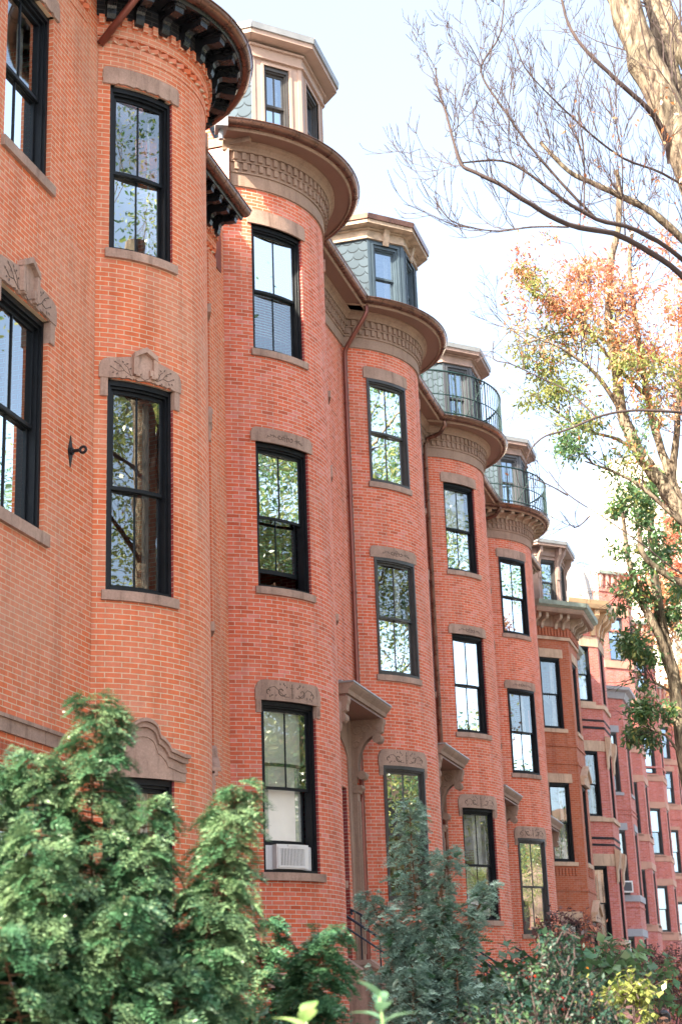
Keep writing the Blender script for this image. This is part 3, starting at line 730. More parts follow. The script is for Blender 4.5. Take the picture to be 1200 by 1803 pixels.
def stoop(y, ytop, x0, x1, z1, label, name='entrance_stoop', flip=1):
    t = thing(name, label, 'stoop', ((x0+x1)/2, y, 0)); n = 14; s = MB()
    for i in range(n):
        xa = x0+(x1-x0)*i/n; box(s, x0, xa+(x1-x0)/n, y-.75, y+.75, z1*(n-1-i)/n+.001, z1*(n-i)/n)
    build('steps', s, M['stone'], t)
    for sd_ in (-1, 1):
        c = MB(); yy = y+sd_*.88; b = [(x0-.1, .0), (x0-.1, z1+.1), (x0+.35, z1+.1), (x1+.1, .45), (x1+.1, 0)]
        for dy in (-.11, .11): c.face([(x, yy+dy, z) for x, z in b])
        for i in range(5):
            p, q = b[i], b[(i+1) % 5]; c.face([(p[0], yy-.11, p[1]), (q[0], yy-.11, q[1]), (q[0], yy+.11, q[1]), (p[0], yy+.11, p[1])])
        cp = [(x0-.1, z1+.1), (x0+.35, z1+.1), (x1+.1, .45)]
        for i in range(2):
            p, q = cp[i], cp[i+1]
            for lay, (w_, h0, h1) in enumerate(((.15, .001, .06), (.12, .06, .10))):
                v = [(p[0], yy-w_, p[1]+h0), (q[0], yy-w_, q[1]+h0), (q[0], yy+w_, q[1]+h0), (p[0], yy+w_, p[1]+h0), (p[0], yy-w_, p[1]+h1), (q[0], yy-w_, q[1]+h1), (q[0], yy+w_, q[1]+h1), (p[0], yy+w_, p[1]+h1)]
                bb = len(c.v); c.v += v
                for f in ((0, 1, 2, 3), (4, 5, 6, 7), (0, 1, 5, 4), (1, 2, 6, 5), (2, 3, 7, 6), (3, 0, 4, 7)): c.fi([bb+k for k in f])
        build('cheek_wall', c, M['stone'], t)
        r = MB(); yy2 = y+sd_*.80; dz = .95
        a, b_ = Vector((x0+.15, yy2, z1+.1+dz)), Vector((x1+.05, yy2, .50+dz))
        tube(r, smooth_path([a+Vector((-.12, 0, -.02)), a, a.lerp(b_, .5), b_, b_+Vector((.1, 0, -.08))], 3), .024, 8)
        lo = Vector((0, 0, -.2)); tube(r, [a+lo, b_+lo], .018, 8)
        for k in range(5):
            q = a.lerp(b_, (k+.05)/4.1); tube(r, [q, q-Vector((0, 0, dz))], .017, 6)
        build('handrail', r, M['rail_blue'], t)
    return t
# ------------------------------------------------------------------ the row of houses
XW = -8.513; PH0 = radians(62.93); RB = 2.1294; XC = -9.4823; YC0 = 25.317
def ring_cap(house, Mp, u0, u1, d, z, mat, name='bow_roof'):
    m = MB(); m.face([Mp(u, d, z) for u in usteps(Mp, u0, u1, .2)]); build(name, m, M[mat], house)

# --- the flat-fronted end house nearest the camera
h0 = thing('row_house', 'flat brick house wall at the left edge with a diamond tie plate', 'house', (-7.75, 12, 0), 'brick row houses')
F0 = Flat((-7.75, -.3), (-7.75, 16.65))  # unseen near end placed so sun reaches the cypress but not the juniper
wy = lambda y: y+.3
w0 = [(wy(14.2), wy(15.36), 11.26, 13.57), (wy(14.2), wy(15.4), 6.93, 9.50), (wy(11.0), wy(12.2), 11.26, 13.57), (wy(11.0), wy(12.2), 6.93, 9.50), (wy(12.9), wy(15.9), 1.2, 4.25)]
mb = MB(); wall(mb, F0, 0, F0.L, 0, 14.9, w0, .16); build('wall', mb, [M['brick_old'], M['brick_old']], h0)
mb = MB(); cbox(mb, F0, 0, 16.2, .0, .035, 4.60, 4.74); cbox(mb, F0, 0, 16.22, .0, .06, 4.74, 4.78); build('stone_band', mb, M['stone'], h0)
mb = MB()
for i in range(62): u = 11.3+i*.083; cbox(mb, F0, u, u+.066, -.02, .012, 4.3, 4.52)
build('soldier_course', mb, M['brick_orange'], h0)
window(F0, h0, *w0[0], dep=.14, curtain=('curtain', .0, .12), lintel=lintel_plain(F0, w0[0][0], w0[0][1], 13.57, .26, .1, .09, chip=True), sill=(.06, .13), frame='frame')
window(F0, h0, *w0[1], dep=.14, curtain=('curtain_dark', .05, .2), blind=None, lintel=lintel_gable(F0, w0[1][0], w0[1][1], 9.50, .26, .13, .26), sill=(.06, .14))
for k in (2, 3):
    window(F0, h0, *w0[k], dep=.14, curtain=('curtain', .1, .1), lintel=lintel_plain(F0, w0[k][0], w0[k][1], w0[k][3], .26, .1, .09), sill=(.06, .13))
window(F0, h0, *w0[4], dep=.16, curtain=('curtain', .5, .5), frame='black')
cornice_black(h0, [(F0, 0, F0.L-.35)], zt=15.0)
shell(h0, -.3, 16.5, -7.75, 15.0, (4.8, 9.9, 14.0), 'brick_old', 17.2)
mansard(h0, -.3, 16.5, -7.9, 15.0, 17.2)
# iron tie plate with a ring
an = thing('wall_anchor', 'black diamond iron tie plate with a ring on the end house wall', 'wall anchor', (-7.75, 16.02, 8.12))
mb = MB(); U = wy(16.02)
for (d0, d1, k) in ((.001, .012, 1.0),):
    pts = [(0, .2*k), (.065*k, 0), (0, -.2*k), (-.065*k, 0)]; b = len(mb.v)
    for d in (d0, d1): mb.v += [F0(U+x, d, 8.12+z) for x, z in pts]
    mb.fi((b, b+1, b+2, b+3)); mb.fi((b+4, b+5, b+6, b+7))
    for i in range(4): mb.fi((b+i, b+(i+1) % 4, b+4+(i+1) % 4, b+4+i))
build('tie_plate', mb, M['iron'], an)
mb = MB(); tube(mb, [F0(U, .01, 8.12), F0(U, .13, 8.12)], .022, 8); tube(mb, [F0(U, .012, 8.12), F0(U, .04, 8.12)], .045, 8)
build('bolt', mb, M['iron'], an)
mb = MB(); tube(mb, [F0(U+.0, .165+.038*cos(t), 8.12+.038*sin(t)) for t in [2*pi*i/16 for i in range(17)]], .017, 7, cap=False); build('ring', mb, M['iron'], an, smooth=True)

# --- first bow-fronted house
h1 = thing('row_house', 'nearest bow fronted brick house under a black bracketed cornice', 'house', (-8.5, 19.5, 0), 'brick row houses')
B1 = Bow(-8.56, 18.1, 1.64, radians(62)); U1 = B1.u(-87.9); F1 = Flat((-8.5, 19.74), (-8.5, 23.3))
def pair(B, a, b): return [(B.u(a), B.u(b)), (B.u(-b), B.u(-a))]
ops = []; cfg = []
for (ua, ub) in pair(B1, 55, 22.5):
    for (za, zb) in ((11.07, 13.46), (6.61, 9.31), (2.0, 4.42)): ops.append((ua, ub, za, zb))
mb = MB(); wall(mb, B1, 0, U1, 0, 14.8, ops, .14); wall(mb, F1, 0, F1.L, 0, 14.8, [(.9, 2.5, 2.0, 4.5)], .4)
cbox(mb, F1, F1.L-.75, F1.L-.38, .0, .045, 0, 14.0)
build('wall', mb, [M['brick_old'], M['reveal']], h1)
for i, (ua, ub, za, zb) in enumerate(ops):
    ft = i % 3
    if ft == 0: window(B1, h1, ua, ub, za, zb, dep=.12, curtain=('curtain', 0, .04), lintel=lintel_plain(B1, ua, ub, zb, .25, .1, .05, chip=True), sill=(.05, .12))
    if ft == 1: window(B1, h1, ua, ub, za, zb, dep=.12, curtain=('curtain_dark', .0, .14), lintel=lintel_gable(B1, ua, ub, zb, .24, .11, .24, s=.78), sill=(.05, .12))
    if ft == 2:
        def ped(lm, ua=ua, ub=ub, zb=zb):
            um = (ua+ub)/2; u0, u1 = ua-.12, ub+.17; n = 60; us = [u0+(u1-u0)*k/n for k in range(n+1)]
            def prof(u, g):
                x = abs(u-um); r = .17
                if x < r: return zb+.53+g+sqrt(max(0, r*r-x*x))*.9
                if x < r+.02: return zb+.50+g
                if x < .33: return zb+.50+g-.12*(1-cos((x-r)/(.33-r)*pi/2))
                return zb+.36+g-.05*min(1, (x-.33)/.2)
            slab(lm, B1, us, lambda u: zb, lambda u: prof(u, -.07), -.14, .03)
            slab(lm, B1, us, lambda u: prof(u, -.10), lambda u: prof(u, -.04), .028, .07)
            slab(lm, B1, us, lambda u: prof(u, -.042), lambda u: prof(u, .0), -.02, .11)
            slab(lm, B1, us, lambda u: prof(u, -.21), lambda u: prof(u, -.17), .028, .045)
            return None
        window(B1, h1, ua, ub, za, zb, dep=.12, curtain=('curtain', .15, .15), lintel=ped, sill=(.05, .12))
cornice_black(h1, [(B1, .0, U1), (F1, -.1, 3.2)], zt=14.8)
mb = MB(); cbox(mb, F1, 3.2, 3.5, -.02, .02, 13.9, 14.6); build('end_flashing', mb, M['copper_red'], h1)
mb = MB(); n = 18; us = [.75+1.9*i/n for i in range(n+1)]
slab(mb, F1, us, lambda u: 4.2+.55*sqrt(max(0, 1-((u-1.7)/.8)**2)), lambda u: 4.55+.62*sqrt(max(0, 1-((u-1.7)/.99)**2)), -.05, .10)
cbox(mb, F1, .72, .9, -.02, .08, 0, 4.5); cbox(mb, F1, 2.5, 2.68, -.02, .08, 0, 4.5); cbox(mb, F1, .68, .94, -.02, .12, 4.5, 4.62); cbox(mb, F1, 2.46, 2.72, -.02, .12, 4.5, 4.62)
build('door_surround', mb, M['stone'], h1)
mb = MB(); cbox(mb, F1, .9, 2.5, -.36, -.3, 2.0, 4.9); build('door', mb, M['door'], h1)
shell(h1, 16.5, 23.41, -8.5, 14.8, (5.4, 9.9, 13.9), 'brick_old', 17.1); mansard(h1, 16.5, 23.41, -8.75, 14.8, 17.1)
ring_cap(h1, B1, 0, U1, .55, 14.73, 'lead')
mb = MB(); p = [(-7.72, 16.64, 14.02), (-7.18, 16.62, 14.62), (-6.95, 16.62, 14.9)]; tube(mb, p, .05, 8); build('downspout', mb, M['copper_red'], h1, smooth=True)

# --- four matching bow-fronted houses
labels = ['bow fronted house with a window air conditioner and a dog in its window', 'bow fronted house behind the blue green juniper with a copper downspout',
          'bow fronted house with a green railing and broad plain soffit', 'smallest bow fronted house with a green railing above bracketed eaves']
bow_house = []
for k in range(4):
    yb = YC0+7.5*k; y0 = yb-1.896; h = thing('row_house', labels[k], 'house', (XW, yb, 0), 'brick row houses'); bow_house.append(h)
    B = Bow(XC, yb, RB, PH0); UB = B.u(-62.93); yf = yb+1.896; F = Flat((XW, yf), (XW, yf+7.5-3.792))
    dz = (0, .0, 0, -.02)[k]; storm = k in (1, 3)
    ops = []
    for (ua, ub) in pair(B, 49.2, 19.0):
        for (za, zb) in ((12.62, 15.0), (8.44, 10.95), (3.90, 6.58)): ops.append((ua, ub, za+dz, zb+dz))
    for (ua, ub) in pair(B, 47, 21): ops.append((ua, ub, .7, 2.2))
    fo = [(.65, 1.65, za, zb) for za, zb in ((12.62, 15.0), (8.9, 10.95))] if k < 9 else []
    fo = [(a, b, c, d) for a, b, c, d in fo]
    do = (1.0, 2.75, 2.6, 6.0)
    mb = MB(); wall(mb, B, 0, UB, 0, 15.7, ops, .13); wall(mb, F, 0, F.L, 0, 15.7, fo+[do], .55)
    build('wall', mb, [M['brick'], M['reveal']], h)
    for i, (ua, ub, za, zb) in enumerate(ops[:6]):
        ft = i % 3; near = i < 3
        kw = dict(dep=.05 if storm else .13, sill=(.05 if ft else .045, .12), storm=False, frame='frame_grey' if (storm and ft == 2) or (storm and k == 1) else 'frame')
        if ft == 0:
            kw['lintel'] = lintel_plain(B, ua, ub, zb, .27, .075, .07)
            if k == 0: kw['blind'] = ('blind', .86)
            elif k == 2: kw['blind'] = ('roller_shade', .48)
            else: kw['curtain'] = ('curtain', .12, .2)
        if ft == 1:
            kw['lintel'] = lintel_plain(B, ua, ub, zb, .25, .09, .1, carve=0, cs=.92)
            if k == 0: kw['blind'] = ('blind', .5); kw['raise_'] = .26 if near else 0
            elif k == 2: kw['blind'] = ('roller_shade', .12); kw['curtain'] = ('curtain', .0, .3)
            else: kw['curtain'] = ('curtain', .04, .25)
        if ft == 2:
            kw['lintel'] = lintel_plain(B, ua, ub, zb, .33, .10, .16, carve=1, ears=.2, cs=1.0)
            if k == 0: kw['blind'] = ('roller_shade', .82); kw['raise_'] = .40 if near else 0
            elif k == 2: kw['curtain'] = ('curtain', .14, .4)
            else: kw['curtain'] = ('curtain', .1, .1)
        if near and k == 0 and ft == 2: kw['sillproj'] = .08
        window(B, h, ua, ub, za, zb, **kw)
    for (ua, ub, za, zb) in ops[6:]: window(B, h, ua, ub, za, zb, dep=.12, sill=(.05, .1), lintel=lintel_plain(B, ua, ub, zb, .2, .08, .03))
    for (ua, ub, za, zb) in fo: window(F, h, ua, ub, za, zb, dep=.13, sill=(.05, .12), lintel=lintel_plain(F, ua, ub, zb, .25, .08, .06), curtain=('curtain', .1, .1))
    zt = 16.6+(0, 0, -.02, -.12)[k]
    cornice_stone(h, [(B, 0, UB), (F, -.05, F.L+.02)], zt, brackets=(k == 3), gutm='copper' if k < 3 else 'copper', dr=.72 if k < 3 else .66, trim='trim')
    ring_cap(h, B, 0, UB, .6, zt-.035, 'lead')
    shell(h, y0, yf+F.L, XW, 16.5, (7.6, 11.9), 'brick', 18.95, .95); mansard(h, y0, yf+F.L, XW-.15, 16.55, 18.95, .85, m='slate' if k < 2 else 'slate_sq')
    hood(h, F, 1.95, 7.58, 2.75 if k == 0 else 2.6, .80 if k < 2 else .76)
    # dormer
    yc = (25.2, 32.8, 40.3, 47.75)[k]; hw = (.66, .63, .62, .62)[k]; xf = -7.35; q = (.72, .66, .64, .64)[k]
    pts = [(-9.9, yc-hw-q), (xf-q, yc-hw-q), (xf, yc-hw), (xf, yc+hw), (xf-q, yc+hw+q), (-9.9, yc+hw+q)]
    zb_, zw_, ze_ = 16.58, (18.45, 18.52, 18.50, 18.45)[k], (18.78, 18.80, 18.78, 18.72)[k]
    wfac = (.52, .64, .62, .62)[k]; zt0 = (16.85, 16.9, 16.75, 16.75)[k]
    wins = {1: (wfac, zt0, zw_-.12, k != 1), 2: (.80, zt0, zw_-.12, True), 3: (wfac, zt0, zw_-.12, k != 1)}
    dormer(h, pts, zb_, zw_, ze_, ('pink_paint', 'grey_paint', 'grey2_paint', 'grey2_paint')[k], wins, .30, ('lead', 'copper', 'lead', 'lead')[k], ('frame_grey', 'grey_paint', 'grey2_paint', 'grey2_paint')[k], keystone=(k == 1))
    if k >= 2:      # iron railing round the top of the bow
        r = MB(); hr = 1.28 if k == 2 else 1.2; dr = .60
        uu = usteps(B, -.05, UB+.05, .1)
        for z_, rr in ((zt+hr, .026), (zt+.12, .02), (zt+.62, .016)):
            tube(r, [B(u, dr, z_) for u in uu], rr, 6)
        for i in range(0, 46):
            u = -.05+(UB+.1)*i/45; tube(r, [B(u, dr, zt-.02), B(u, dr, zt+hr)], .0125, 4, cap=False)
        for i in (0, 15, 30, 45): u = -.05+(UB+.1)*i/45; tube(r, [B(u, dr, zt-.03), B(u, dr, zt+hr+.03)], .02, 6); tube(r, [B(u, dr, zt+hr), B(u, -.3, zt+.1)], .012, 5)
        # return of the railing to the roof and a mesh panel beside the dormer
        a, b = Vector(B(-.05, dr, 0)), Vector((-8.75, yb-1.95, 0))
        for z_, rr in ((zt+hr, .016), (zt+.12, .012), (zt+.62, .01)): tube(r, [(a.x, a.y, z_), (b.x, b.y, z_)], rr, 5)
        for i in range(9): q_ = a.lerp(b, i/8); tube(r, [(q_.x, q_.y, zt-.02), (q_.x, q_.y, zt+hr)], .009, 4)
        build('roof_railing', r, M['rail_green'], h, smooth=True)
    # downspout in the corner beside the next bow
    if k < 3:
        d = MB(); yq = yf+F.L
        if k == 0: pth = [(-7.88, yq-.22, zt-.1), (-7.88, yq-.22, zt-.28), (-7.93, yq-.24, zt-.4), (-8.36, yq-.13, zt-.95), (-8.43, yq-.1, zt-1.08), (-8.44, yq-.09, zt-1.3), (-8.44, yq-.09, 2.2)]
        else: pth = [(-7.85, yq-.22, zt-.1), (-7.85, yq-.22, zt-.25), (-8.0, yq-.16, zt-.42), (-8.35, yq-.1, zt-.5), (-8.44, yq-.09, zt-.7), (-8.44, yq-.09, 2.2)]
        tube(d, pth, .05 if k == 0 else .06, 9)
        for z_ in (14.3, 12.2, 10.1, 7.9, 5.9, 4.0): tube(d, [(-8.44, yq-.09, z_), (-8.44, yq-.09, z_+.035)], .062, 9)
        build('downspout', d, M['copper_red' if k == 0 else 'copper'], h, smooth=True, auto=True)
# squared end of the first matching house's gutter with its outlet, and the boarded return above the lower roof
h = bow_house[0]; Bq = Bow(XC, YC0, RB, PH0)
mb = MB(); cbox(mb, Bq, -.14, .02, .42, .74, 16.42, 16.64); tube(mb, [Bq(-.06, .56, 16.43), Bq(-.06, .56, 16.25)], .045, 8); build('gutter_outlet', mb, M['lead'], h)
mb = MB(); box(mb, -9.6, -7.95, 23.30, 23.40, 16.38, 16.55); box(mb, -9.5, -8.35, 23.33, 23.41, 15.0, 16.38, 1); build('eaves_return', mb, [M['trim'], M['copper_red']], h)

# --- air conditioner in the parlour window
ac = thing('air_conditioner', 'white air conditioner sitting in the parlour window of the bow fronted house', 'air conditioner', Bq(Bq.u(34), -.1, 3.96))
ua, ub = Bq.u(49.2)+.06, Bq.u(19)-.06; z0 = 3.96
mb = MB(); cbox(mb, Bq, ua+.15, ub-.24, -.42, .02, z0, z0+.375); build('case', mb, M['white'], ac)
for (a, b) in ((ua+.005, ua+.148), (ub-.238, ub-.005)):
    mb = MB(); cbox(mb, Bq, a, b, -.16, -.13, z0, z0+.37)
    n = int((b-a)/.03)
    for i in range(n): x = a+(i+.5)*(b-a)/n; cbox(mb, Bq, x-.006, x+.006, -.13, -.12, z0+.01, z0+.36)
    build('side_curtain', mb, M['white'], ac)
mb = MB(); a, b = ua+.20, ub-.34
cbox(mb, Bq, a, b, .021, .026, z0+.05, z0+.31)
build('grille_back', mb, M['ac_dark'], ac)
mb = MB()
for i in range(17): x = a+(b-a)*(i+.5)/17; cbox(mb, Bq, x-.007, x+.007, .027, .036, z0+.05, z0+.31)
for (x0, x1, y0, y1) in ((a-.03, b+.03, z0+.31, z0+.34), (a-.03, b+.03, z0+.02, z0+.05), (a-.03, a, z0+.05, z0+.31), (b, b+.03, z0+.05, z0+.31)): cbox(mb, Bq, x0, x1, .021, .038, y0, y1)
cbox(mb, Bq, (a+b)/2-.09, (a+b)/2+.09, .021, .045, z0+.335, z0+.365)
build('grille', mb, M['white'], ac)

# --- angular-bay houses further along
def bay_house(y0, wid, name_label, zt, wins, zbot=0, xf=-7.3, bl=2.0, bm='brick_far', band='stone_pink', kind='flat', bandz=(), frame='frame', quoin=None, ztw=None, group='brick row houses', hw=.42, fglass='glass', sills=True):
    h = thing('row_house', name_label, 'house', (XW, y0+2, 0), group); q = xf-XW
    P = [(XW, y0), (xf, y0+q), (xf, y0+q+bl), (XW, y0+2*q+bl)]; F = poly_facets(P)+[Flat(P[3], (XW, y0+wid))]
    wl = MB(); bds = []
    for i, Fm in enumerate(F):
        c = Fm.L/2; hh = hw if i != 1 else .48
        ops = [(c-hh, c+hh, a, b) for a, b in wins]
        wall(wl, Fm, 0, Fm.L, 0, zt, ops, .12)
        m0 = .41 if 0 < i < 4 else 0; m1 = .41 if i < 2 else 0
        for bi, (z0, z1, d) in enumerate(bandz):
            while len(bds) <= bi: bds.append(MB())
            sweep(bds[bi], Fm, 0, Fm.L, [(-.02, z0), (d, z0), (d, z1), (-.02, z1)], 0, miter=(m0, m1))
        for (a, b) in wins:
            lk = None if any(z0 <= b+.02 <= z1 for z0, z1, _ in bandz) else lintel_plain(Fm, c-hh, c+hh, b, .3, .12, .01)
            sk = None if any(z0 <= a-.02 <= z1 for z0, z1, _ in bandz) or not sills else (.1, .13)
            if i in (0, 1, 3): window(Fm, h, c-hh, c+hh, a, b, dep=.1, frame=frame, glassm=fglass, lintel=lk, sill=sk, stone=band, muntin=False, curtain=('curtain', .1, .12))
            elif i == 2: window(Fm, h, c-hh, c+hh, a, b, dep=.1, frame=frame, glassm=fglass, lintel=lk, sill=sk, stone=band, muntin=False)
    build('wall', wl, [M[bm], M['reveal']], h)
    for bd in bds: build('stone_band', bd, M[band], h)
    mb = MB(); mb.face([(x, y, zt-.01) for x, y in P]+[(XW, y0+wid, zt-.01), (-20, y0+wid, zt-.01), (-20, y0, zt-.01)]); build('roof', mb, M['lead'], h)
    shell(h, y0, y0+wid, XW, zt, (4.8, 8.6, 12.6, 16.6) if zt > 18 else (4.8, 8.6, 12.4), bm)
    return h, F, P
def sw(mb, F, prof, mi=0, last=True, ms=.41):
    for i, Fm in enumerate(F):
        m0 = ms if 0 < i < 4 else 0; m1 = ms if i < 2 else 0
        sweep(mb, Fm, 0, Fm.L, prof, mi, miter=(m0 if i < 3 else -.41, m1 if i < 2 else -.41 if i == 2 else 0))
# sixth: dark cornice with paired brackets, mauve polygonal dormer
h6, F6, P6 = bay_house(53.35, 8.4, 'angular bay house with a peeling mauve dormer and green stained gutter', 14.55, [(10.95, 13.42), (6.5, 9.12), (2.7, 4.60)],
    bm='brick_orange', band='stone_tan', bandz=((14.05, 14.16, .07),))
mb = MB(); sw(mb, F6, [(-.02, 14.17), (.05, 14.17), (.05, 14.5), (-.02, 14.5)])
for Fm in F6:
    n = int(Fm.L/.13)
    for i in range(n): u = (i+.5)*Fm.L/n; cbox(mb, Fm, u-.035, u+.035, .051, .10, 14.18, 14.44)
    for (z0, z1) in ((9.75, 9.85), (10.35, 10.42), (5.55, 5.62)): cbox(mb, Fm, 0, Fm.L, .001, .03, z0, z1)
    n = int(1.1/.13)
    for i in range(n): u = Fm.L/2-.55+i*.135; cbox(mb, Fm, u, u+.07, .001, .03, 6.05, 6.3)
build('brick_trim', mb, M['brick_orange'], h6)
mb = MB(); g6 = MB(); b6 = MB()
sw(mb, F6, [(-.02, 14.5), (.08, 14.5), (.1, 14.62), (.1, 14.88), (-.02, 14.88)]); sw(mb, F6, [(-.02, 14.88), (.62, 14.88), (.66, 14.95), (.66, 15.04), (-.02, 15.04)])
sw(g6, F6, [(-.02, 15.04), (.68, 15.04), (.80, 15.10), (.83, 15.24), (-.02, 15.30)])
for Fm in F6:
    for c in (Fm.L*.14, Fm.L*.32, Fm.L*.66, Fm.L*.84):
        extr(b6, Fm, c-.05, c+.05, [(.1, 14.88), (.1, 14.42), (.16, 14.42), (.2, 14.58), (.3, 14.66), (.44, 14.68), (.5, 14.74), (.5, 14.88)])
build('cornice', mb, M['trim'], h6); build('gutter', g6, M['verdigris'], h6); build_pieces('cornice_bracket', b6, M['weathered'], h6)
yq = 53.35+2.2; ptd = [(-9.6, yq-1.55), (-8.1, yq-1.55), (-7.45, yq-.9), (-7.45, yq+.7), (-8.1, yq+1.35), (-9.6, yq+1.35)]
dormer(h6, ptd, 15.28, 17.15, 17.45, 'trim_mauve', {1: (.62, 15.45, 17.0, False), 2: (1.0, 15.45, 17.0, False), 3: (.62, 15.45, 17.0, False)}, .38, 'lead', 'frame_grey', slate_side=False)
mb = MB()
for Fm in poly_facets(ptd)[1:4]:
    for u in (.06, Fm.L-.06): extr(mb, Fm, u-.05, u+.05, [(.0, 17.42), (.0, 16.3), (.05, 16.3), (.07, 16.6), (.05, 16.8), (.12, 17.0), (.26, 17.2), (.3, 17.42)])
build_pieces('dormer_console', mb, M['trim_mauve'], h6); mansard(h6, 53.36, 61.7, -8.6, 15.2, 17.3, .7, 'slate_sq')
# small pointed heads over the front openings of the sixth
mb = MB(); Fm = F6[1]; c = Fm.L/2
for zb in (9.12, 4.6):
    us = [c-.7, c-.5, c, c+.5, c+.7]; slab(mb, Fm, us, lambda u: zb, lambda u: zb+.62-abs(u-c)*.6, -.05, .14); slab(mb, Fm, us, lambda u: zb+.62-abs(u-c)*.6, lambda u: zb+.72-abs(u-c)*.6, -.05, .22)
build_pieces('window_gable', mb, M['stone_tan'], h6)

# seventh: tan stone bands, deep tan brackets, pale sunlit mansard side wall
h7, F7, P7 = bay_house(61.9, 7.3, 'angular bay house with tan brackets and pale roof side in sunlight', 16.9, [(13.40, 15.64), (8.92, 11.45), (4.32, 7.05)],
    bm='brick_far', band='stone_tan', bandz=((15.64, 16.05, .03), (13.12, 13.27, .08), (11.45, 11.86, .03), (8.72, 8.87, .08), (7.05, 7.5, .03), (4.12, 4.25, .08)))
mb = MB()
for Fm in F7:
    for (z0, z1) in ((12.32, 12.42), (12.62, 12.70), (8.05, 8.14), (7.80, 7.88)): cbox(mb, Fm, 0, Fm.L, .001, .018, z0, z1)
build('black_brick_band', mb, M['black_brick'], h7)
mb = MB(); b7 = MB()
sw(mb, F7, [(-.02, 16.9), (.1, 16.9), (.12, 17.05), (.56, 17.1), (.62, 17.25), (.66, 17.4), (-.02, 17.45)])
for i, Fm in enumerate(F7):
    for c in ([Fm.L*.12, Fm.L*.5, Fm.L*.88] if i < 3 else [.4, 1.3, 2.2, 3.0]):
        if c > Fm.L: continue
        extr(b7, Fm, c-.11, c+.11, [(.0, 17.06), (.0, 16.1), (.08, 16.1), (.11, 16.35), (.2, 16.6), (.38, 16.72), (.46, 16.85), (.46, 17.06)])
build('cornice', mb, M['trim_tan'], h7); build_pieces('cornice_bracket', b7, M['trim_tan'], h7)
mb = MB(); zz = 17.45
mb.face([(XW-.05, 61.9, zz), (-7.42, 61.9+1.15, zz), (-7.62, 63.15, 18.95), (XW-.25, 62.25, 18.95)], 0)
mb.face([(-7.42, 63.05, zz), (-7.42, 65.1, zz), (-7.62, 65.0, 18.95), (-7.62, 63.15, 18.95)], 0)
mb.face([(-7.42, 65.1, zz), (XW-.05, 66.3, zz), (XW-.25, 66.0, 18.95), (-7.62, 65.0, 18.95)], 0)
mb.face([(XW-.05, 61.9, zz), (XW-.25, 62.25, 18.95), (-14, 62.25, 18.95), (-14, 61.9, zz)], 0)
mb.face([(XW-.05, 61.9, 16.9), (XW-.05, 61.9, zz), (-14, 61.9, zz), (-14, 61.9, 16.9)], 0)
mb.face([(-7.62, 63.15, 18.95), (-7.62, 65.0, 18.95), (XW-.25, 66.0, 18.95), (-14, 66, 18.95), (-14, 62.25, 18.95), (XW-.25, 62.25, 18.95)], 0)
mb.face([(XW-.2, 66.3, zz), (XW-.2, 69.2, zz), (XW-.5, 69.2, 18.95), (XW-.5, 66.3, 18.95)])
build('steep_roof', mb, M['roof_pale'], h7)
mb = MB(); box(mb, -15, -8.0, 68.9, 69.25, 16, 20.6); build('parapet_wall', mb, M['stone_tan'], h7)
for zb in (11.86, 7.5):      # little bracketed balconies at the outer corner
    mb = MB(); Fm = F7[1]; extr(mb, Fm, -.1, .35, [(.0, zb-1.1), (.05, zb-1.0), (.07, zb-.6), (.17, zb-.25), (.2, zb), (.2, zb+.12), (.0, zb+.2)]); extr(mb, Fm, 1.65, 2.1, [(.0, zb-1.1), (.05, zb-1.0), (.07, zb-.6), (.17, zb-.25), (.2, zb), (.2, zb+.12), (.0, zb+.2)])
    build_pieces('corner_console', mb, M['stone_tan'], h7)
an_ = thing('antenna', 'thin rooftop antenna mast above the pale roof side', 'antenna', (-9.5, 69.07, 20.6))
mb = MB(); tube(mb, [(-9.5, 69.07, 20.4), (-9.55, 69.05, 24.2)], .03, 6)
build('mast', mb, M['verdigris'], an_)
mb = MB()
for (z_, L_) in ((23.6, .35), (23.9, .28), (24.15, .2)): tube(mb, [(-9.53-L_, 69.05, z_), (-9.53+L_, 69.05, z_+.1)], .012, 4)
tube(mb, [(-9.55, 69.05, 23.9), (-9.7, 68.7, 24.3)], .012, 4); build('elements', mb, M['lead'], an_)

# eighth: low house with grey cornice
h8, F8, P8 = bay_house(69.3, 6.5, 'lower red house with grey stone trim and a small air conditioner', 14.85, [(10.75, 13.36), (6.42, 9.14), (3.2, 4.72)],
    bm='brick_far', band='stone_grey', bandz=((6.15, 6.41, .06), (4.72, 5.03, .03)), frame='frame_grey')
mb = MB(); sw(mb, F8, [(-.02, 14.85), (.12, 14.85), (.18, 15.0), (.2, 15.12), (.4, 15.2), (.42, 15.34), (-.02, 15.36)]); build('cornice', mb, M['stone_grey'], h8)
mb = MB()
for Fm in F8:
    for (z0, z1) in ((14.3, 14.84), (10.0, 10.06), (9.8, 9.86), (5.9, 5.95)): cbox(mb, Fm, 0, Fm.L, .001, .035, z0, z1)
build('brick_corbel', mb, M['brick_far'], h8)
ac2 = thing('air_conditioner', 'white boxed air conditioner projecting from the far red house', 'air conditioner', (-7.6, 70.2, 6.5))
Fm = F8[0]; c = Fm.L/2; mb = MB(); cbox(mb, Fm, c-.33, c+.33, -.1, .32, 6.5, 6.98); build('case', mb, M['white'], ac2)
mb = MB(); cbox(mb, Fm, c-.26, c+.26, .321, .33, 6.56, 6.92); build('grille', mb, M['ac_dark'], ac2)

